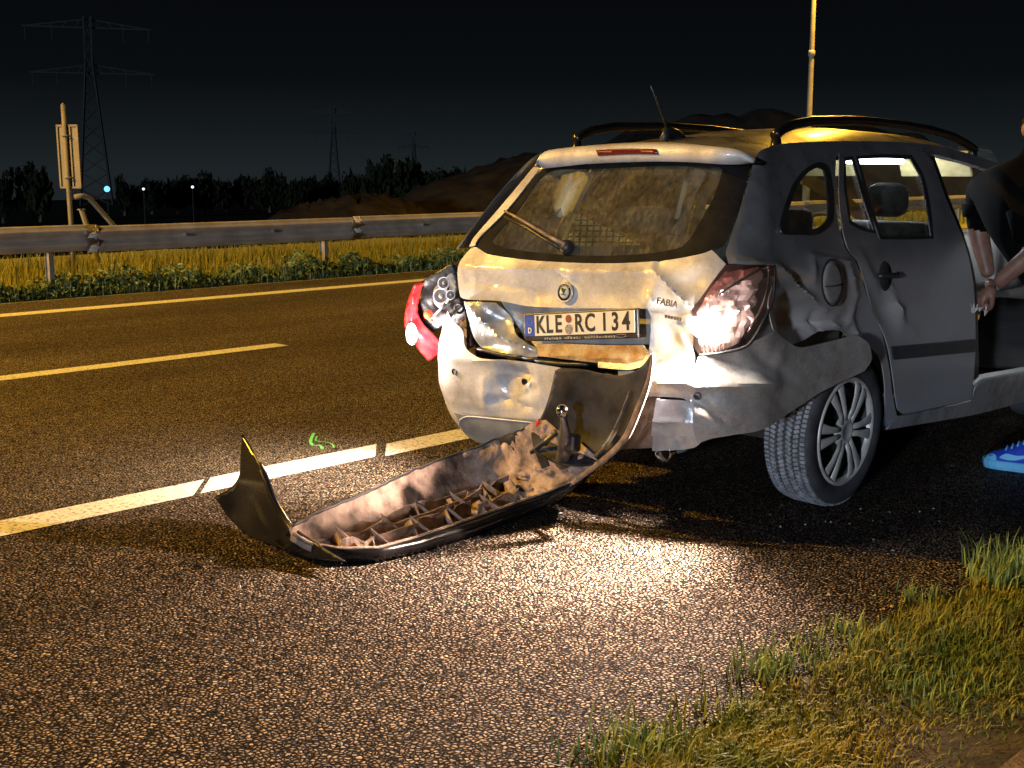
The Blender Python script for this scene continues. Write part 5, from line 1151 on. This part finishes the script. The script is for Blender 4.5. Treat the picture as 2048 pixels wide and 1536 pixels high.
rad_ = [.17, .13, .16, .13, .13, .10, .07, .10, .07, .09, .13, .075, .052, .045, .13, .10, .055, .045]
dm_ = np.stack([seg_dist(bp_, a, b)/q for (a, b, _), q in zip(segsB, rad_)], 1).argmin(1)
body.polygons.foreach_set("material_index", [segsB[i][2] for i in dm_])
bo_ = bpy.data.objects.new("body", body); link(bo_, person)
hc = hd0*0.45+hd1*0.55
fwd_h = np.array([-0.60, 0.62, -0.30]); fwd_h /= np.linalg.norm(fwd_h); lat_h = np.cross((0, 0, 1), fwd_h); lat_h /= np.linalg.norm(lat_h); up_h = np.cross(fwd_h, lat_h); up_h = up_h if up_h[2] > 0 else -up_h
def hp(f_, l_, u_): return hc+fwd_h*f_+lat_h*l_+up_h*u_
hairv = MB(); n = 14; m2 = 9
hv_ = []; hf_ = []
for i in range(m2+1):
    th = math.radians(118)*i/m2
    for j in range(n):
        ph_ = 2*math.pi*j/n; rr = 0.112*(1+0.04*math.sin(5*ph_+3*th)); q = (rr*math.sin(th)*math.cos(ph_)-0.012, rr*0.86*math.sin(th)*math.sin(ph_), rr*math.cos(th)+0.012); hv_.append(hp(*q))
for i in range(m2):
    for j in range(n): hf_.append((i*n+j, (i+1)*n+j, (i+1)*n+(j+1) % n, i*n+(j+1) % n))
mesh("hair", hv_, hf_, M_HAIR, person, True, solid=0.01, off=0)
MB().tube([hp(0.088, 0, 0.015), hp(0.118, 0, -0.018), hp(0.098, 0, -0.030)], [0.009, 0.016, 0.013], 8).build("nose", M_SKIN, person, True)
for s_ in (-1, 1):
    MB().ball(hp(0.005, s_*0.088, -0.005), (0.022, 0.010, 0.032), 10, 7).build("ear", M_SKIN, person, True)
    MB().ball(hp(0.088, s_*0.034, 0.012), 0.012, 8, 6).build("eye", M_WHITE, person, True)
MB().tube([hp(0.092, -0.024, -0.055), hp(0.103, 0, -0.056), hp(0.092, 0.024, -0.055)], [0.004, 0.007, 0.004], 6).build("mouth", M_STICK, person, True)
MB().tube([shL*0.7+elL*0.3, shL*0.45+elL*0.55, shL*0.20+elL*0.80], [.074, .070, .066], 14, cap=False).build("sleeve", M_SHIRT, person, True, solid=0.006)
MB().tube([shR*0.6+elR*0.4, shR*0.3+elR*0.7], [.098, .080], 14, cap=False).build("sleeve", M_SHIRT, person, True, solid=0.006)
def hand(wr, along, palm_n, curl, nm="hand"):
    a = along/np.linalg.norm(along); nn = palm_n-a*(palm_n@a); nn /= np.linalg.norm(nn); l = np.cross(nn, a)
    def q(f_, s_, d_): return wr+a*f_+l*s_+nn*d_
    kn = [(0.090, -0.033), (0.096, -0.011), (0.092, 0.011), (0.084, 0.032)]
    bones = [([q(0, 0, 0), q(0.045, 0, 0.002)], [.028, (.036)])]
    cpt = q(0.045, 0, 0.002)
    for (f_, s_), L_ in zip(kn, (0.074, 0.082, 0.076, 0.060)):
        p = np.array([f_, 0.0]); ang_ = 0.35; pts = [cpt, q(f_, s_, 0.002)]; rad = [.036, .0125]
        for k in range(3):
            ang_ += curl*(0.7 if k == 0 else 1.0); p = p+np.array([math.cos(ang_), math.sin(ang_)])*L_*(0.45, 0.32, 0.23)[k]; pts.append(q(p[0], s_*(1-0.1*k), p[1])); rad.append((.0100, .0092, .0080)[k])
        bones.append((pts, rad))
    bones.append(([cpt, q(0.040, -0.040, 0.012), q(0.068, -0.050, 0.034), q(0.092, -0.036, 0.052)], [.036, .0145, .0115, .0095]))
    me = skin_mesh(nm, bones, 0, 2); me.materials.append(M_SKIN); o = bpy.data.objects.new(nm, me); return link(o, person)
hand(wrL, wrL-elL, np.array([-0.2, 0.35, -0.9]), 0.95)
hand(wrR, wrR-elR, np.array([-0.9, -0.2, -0.2]), 0.5)
# crumpled tissue held in the fist
tcent = c2w((wrL+pb)+(wrL-elL)/np.linalg.norm(wrL-elL)*0.085+np.array([0.0, 0.0, -0.035]))[0]
tv = []; r0 = np.random.default_rng(4)
for i in range(7):
    for j in range(7): tv.append((0.011*(i-3)+r0.normal(0, .007), 0.010*(j-3)+r0.normal(0, .007), r0.normal(0, .014)-0.002*abs(i-3)))
ti = mesh("tissue", tv, grid_faces(7, 7), M_TISSUE, None, False, solid=0.001); ti.location = tuple(tcent); tag(ti, "crumpled pale tissue held in the person's fist", "tissue")
# sneakers
def sneaker(heel, direction):
    a = np.array(direction, float); a /= np.linalg.norm(a); l = np.cross((0, 0, 1), a)
    root = bpy.data.objects.new("sneaker", None); link(root, person)
    L_ = 0.30
    st = [(0.0, .030, .0, .075), (0.03, .036, 0, .112), (0.07, .039, 0, .118), (0.11, .041, 0, .118), (0.15, .043, 0, .105), (0.19, .046, 0, .086), (0.23, .049, 0, .070), (0.265, .045, 0, .060), (0.29, .033, 0, .046), (0.302, .014, 0, .034)]
    def P(f_, s_, z_): return heel+a*f_*1.08+l*s_*1.2+np.array([0, 0, z_*1.3])
    n = 12; v = []
    for f_, w, _, h_ in st:
        for j in range(n):
            t = math.pi*j/(n-1); v.append(P(f_, w*math.cos(t)*(1-0.25*math.sin(t)**3), 0.028+(h_-0.028)*math.sin(t)**0.7))
    mesh("shoe_upper", v, grid_faces(len(st), n)+[tuple(range(n))], M_SHOE, root, True)
    v = []; zs = [(0.0, 0.94), (0.012, 1.04), (0.030, 1.05), (0.034, 0.98)]
    pl_ = [(f_, w+0.005) for f_, w, _, _ in st]; ring = [(f_, w) for f_, w in pl_]+[(0.312, 0.0)]+[(f_, -w) for f_, w in reversed(pl_)]
    for z_, k in zs:
        for f_, w in ring: v.append(P(0.15+(f_-0.15)*(1+(k-1)*0.3), w*k, z_))
    nr = len(ring); f = [(i*nr+j, i*nr+(j+1) % nr, (i+1)*nr+(j+1) % nr, (i+1)*nr+j) for i in range(3) for j in range(nr)]; f += [tuple(range(nr-1, -1, -1)), tuple(3*nr+j for j in range(nr))]
    mesh("shoe_sole", v, f, M_SOLE, root, False)
    for s_ in (-1, 1):
        sw_ = [(0.225, .046), (0.19, .040), (0.15, .044), (0.10, .062), (0.055, .088), (0.10, .070), (0.15, .060), (0.20, .062)]
        V_, F_, _ = fill([(x, z) for x, z in sw_], (), 0.012)
        def wid(x, z):
            w = np.interp(x, [q[0] for q in st], [q[1] for q in st]); h_ = np.interp(x, [q[0] for q in st], [q[3] for q in st]); sn = np.clip((z-0.028)/(h_-0.028), 0, 0.98)**(1/0.7)
            return w*np.sqrt(1-sn**2)*(1-0.25*sn**3)+0.003
        mesh("swoosh", [P(x, s_*wid(x, z), z) for x, z in V_], F_, M_SOLE, root, True)
        V_, F_, _ = fill([(0.235, .034), (0.29, .034), (0.285, .044), (0.262, .054), (0.24, .050)], (), 0.012)
        mesh("toe_overlay", [P(x, s_*wid(x, z), z) for x, z in V_], F_, M_SOLE, root, True)
    for k in range(4):
        f_ = 0.135+0.024*k; h_ = np.interp(f_, [q[0] for q in st], [q[3] for q in st]); MB().tube([P(f_, -0.026, h_-0.010), P(f_+0.004, 0, h_+0.004), P(f_, 0.026, h_-0.010)], 0.004, 6).build("lace", M_SOLE, root, True)
    return root
sneaker(np.array([1.30, 1.10, 0.0])-pb, (-1, -0.06, 0)); sneaker(np.array([1.50, 1.42, 0.0])-pb, (-1, 0.10, 0))

# ================================================================== small things on the road
sp_ = [ground(x, y, 0.0) for x, y in ((628, 868), (621, 884), (626, 893), (640, 893), (645, 900))]
sp2 = [ground(x, y, 0.0) for x, y in ((634, 874), (632, 884), (650, 886), (664, 890), (668, 898))]
def ribbon(name, pts, w, z, m, **k):
    P = np.array([p[:2] for p in pts]); Q = spline([tuple(p) for p in P], 0.03); n = len(Q); t = np.gradient(Q, axis=0); t /= np.linalg.norm(t, axis=1, keepdims=True); nn = np.c_[-t[:, 1], t[:, 0]]
    ww = w*(0.7+0.5*np.abs(np.sin(np.arange(n)*1.7)))[:, None]
    v = np.concatenate([np.c_[Q+nn*ww, np.full(n, z)], np.c_[Q-nn*ww, np.full(n, z)]]); return mesh(name, v, [(i, i+1, n+i+1, n+i) for i in range(n-1)], m)
tag(ribbon("spray_mark", sp_, 0.008, 0.006, M_SPRAY), "bright green spray painted squiggle on the asphalt beside the white line", "paint mark", "green spray marks")
tag(ribbon("spray_mark", sp2, 0.004, 0.0065, M_SPRAY), "thin faint green spray stroke right of the green squiggle", "paint mark", "green spray marks")

# ================================================================== plants
def blades(name, base, hgt, wid, lean, m, label, seed, cat="grass"):
    r = np.random.default_rng(seed); n = len(base); a = r.uniform(0, 2*np.pi, n); d = np.c_[np.cos(a), np.sin(a), np.zeros(n)]; s = np.c_[-np.sin(a), np.cos(a), np.zeros(n)]
    w = wid*r.uniform(0.6, 1.4, n); ln = lean*r.uniform(0.2, 1.5, n)*hgt
    p0 = base-s*w[:, None]; p1 = base+s*w[:, None]
    m1 = base+d*(ln*0.3)[:, None]+np.c_[np.zeros(n), np.zeros(n), hgt*0.6]
    t = base+d*ln[:, None]+np.c_[np.zeros(n), np.zeros(n), hgt*(1-0.25*np.minimum(1, ln/hgt)**2)]
    V = np.stack([p0, p1, m1+s*(w*0.75)[:, None], m1-s*(w*0.75)[:, None], t], 1).reshape(-1, 3)
    k = np.arange(n)*5
    q = np.stack([k, k+1, k+2, k+3], 1); tr = np.stack([k+3, k+2, k+4], 1)
    me = bpy.data.meshes.new(name); me.vertices.add(len(V)); me.vertices.foreach_set("co", V.ravel())
    me.loops.add(n*7); me.polygons.add(n*2)
    li = np.concatenate([q, tr], 1).ravel(); me.loops.foreach_set("vertex_index", li)
    ls = np.stack([np.arange(n)*7, np.arange(n)*7+4], 1).ravel(); me.polygons.foreach_set("loop_start", ls); 
    me.update(calc_edges=True); me.validate(); me.materials.append(m)
    o = bpy.data.objects.new(name, me); link(o); return tag(o, label, cat, None, 'stuff')
def nz2(x, y, f, ph=0.0): return np.sin(f*x+ph)*np.cos(f*1.3*y+2*ph)+0.5*np.sin(2.3*f*x-1.1*f*y+ph)
n = 170000; r = np.random.default_rng(11)
X = -1.80+r.uniform(0, 1, n)*0.89; Y = 0.9+r.uniform(0, 1, n)**1.5*14
ok = (X > -1.71+0.045*nz2(X*0, Y, 7.0)+0.02*nz2(X*0, Y, 23.0)) & (X < -1.16+0.07*nz2(X*0, Y, 3.0, 1.0)+0.15*r.normal(0, 1, n)*0.4) & (nz2(X, Y, 5.0, 2.0)+r.normal(0, 0.5, n) > -0.75)
X, Y = X[ok], Y[ok]
hg = (0.038+0.022*np.clip(nz2(X, Y, 4.0, .5), -1, 1))*r.uniform(0.5, 1.5, len(X))
blades("verge_grass", np.c_[X, Y, np.full(len(X), 0.0)], np.maximum(hg, 0.015), 0.0022, 0.75, M_GRASS, "short olive grass on the near road verge", 12)
cl = []
for px, py, nn, sp0, h0 in ((2020, 1145, 240, 0.06, 0.11), (1995, 1170, 140, 0.06, 0.08), (1265, 1520, 120, 0.06, 0.08), (1320, 1490, 120, 0.05, 0.07), (1200, 1536, 60, 0.05, 0.07), (1510, 1350, 90, 0.05, 0.07), (1620, 1310, 90, 0.06, 0.06), (1570, 1340, 60, 0.04, 0.07), (1760, 1300, 130, 0.07, 0.06), (1880, 1390, 150, 0.09, 0.06), (1420, 1420, 60, 0.05, 0.05), (1700, 1265, 60, 0.05, 0.06), (1840, 1210, 70, 0.05, 0.07)):
    g = ground(px, py, 0.0); cl.append(np.c_[g[0]+r.normal(0, sp0, nn), g[1]+r.normal(0, sp0, nn), np.zeros(nn), h0*r.uniform(0.5, 1.3, nn)])
cl = np.concatenate(cl)
blades("fresh_grass_tufts", cl[:, :3], cl[:, 3], 0.0026, 0.55, M_GRASS2, "taller fresh green tufts along the verge edge", 13)
n = 15000; X = -13.9-r.uniform(0, 1, n)**1.3*3.2; Y = 1+r.uniform(0, 1, n)**1.2*38
blades("dry_roadside_grass", np.c_[X, Y, np.full(n, 0.02)], r.uniform(0.12, 0.38, n), 0.006, 0.4, M_STRAW, "straw coloured dry grass behind the guard rail", 14)
# broad-leaved weeds growing under the rail
n = 26000; r = np.random.default_rng(21)
Y = 2.0+r.uniform(0, 1, n)**1.25*26; X = -13.10-np.abs(r.normal(0, 0.28, n)); env = 0.20+0.10*nz2(Y*0, Y, 2.1)+0.06*nz2(Y*0, Y, 5.7, 1.0)
Zt = np.clip(env*(0.35+0.75*np.clip((-X-13.05)/0.35, 0, 1)), 0.05, 0.5)*r.uniform(0.08, 1, n)**0.7
c0 = np.c_[X, Y, Zt]; sz = r.uniform(0.012, 0.040, n); a = r.uniform(0, 2*np.pi, n); el_ = r.uniform(-0.3, 1.0, n)
d = np.c_[np.cos(a)*np.cos(el_), np.sin(a)*np.cos(el_), np.sin(el_)]; s = np.cross(d, r.normal(0, 1, (n, 3))); s /= np.linalg.norm(s, axis=1, keepdims=True)
nrm = np.cross(d, s)
lv = np.stack([c0-d*sz[:, None], c0+s*(sz*0.55)[:, None]+nrm*(sz*0.2)[:, None], c0+d*sz[:, None]*1.2, c0-s*(sz*0.55)[:, None]+nrm*(sz*0.2)[:, None]], 1).reshape(-1, 3)
me = bpy.data.meshes.new("roadside_weeds"); k = np.arange(n)*4
me.from_pydata([tuple(p) for p in lv], [], [tuple(q) for q in np.concatenate([np.stack([k, k+1, k+2], 1), np.stack([k, k+2, k+3], 1)])]); me.materials.append(M_WEED)
tag(link(bpy.data.objects.new("roadside_weeds", me)), "leafy green weeds growing under the guard rail", "weeds", None, 'stuff')
Yb = 2.0+r.uniform(0, 1, 7000)**1.25*26; Xb = -13.08-np.abs(r.normal(0, 0.3, 7000))
blades("weed_stems", np.c_[Xb, Yb, np.zeros(7000)], r.uniform(0.06, 0.26, 7000), 0.004, 0.4, M_WEED, "thin upright stems among the weeds under the rail", 22, "weeds")
# sandy path beyond the verge grass
sheet("path", -1.06, 2.5, -12, 60, 0.045, mat("sandy_path", (0.11, 0.075, 0.05), (0.19, 0.13, 0.09), 9, 0.95, bump=0.8, bscale=70), 30, 120, lambda x, y: 0.006*math.sin(4*x+3*y))

gr = MB(); r = np.random.default_rng(31)
for k in range(420):
    if k < 260: g = ground(r.uniform(300, 1900), r.uniform(1010, 1500)); 
    else: g = np.array([-1.78+r.normal(0, 0.06), r.uniform(1.5, 8.0), 0])
    q = r.uniform(0.003, 0.009); v = np.array([[1, 0, 0], [-0.5, 0.8, 0], [-0.6, -0.7, 0], [0.1, 0, 0.9]])*q*r.uniform(0.6, 1.4, (4, 3)); a = r.uniform(0, 6.28); Rz = np.array([[math.cos(a), -math.sin(a), 0], [math.sin(a), math.cos(a), 0], [0, 0, 1]])
    gr.add(v @ Rz.T+np.array([g[0], g[1], 0.002]), [(0, 1, 3), (1, 2, 3), (2, 0, 3), (0, 2, 1)])
tag(gr.build("loose_grit", mat("grit", (0.12, 0.10, 0.08), (0.5, 0.46, 0.40), 30, 0.7)), "loose stone grit and crumbs scattered on the asphalt", "grit", None, 'stuff')
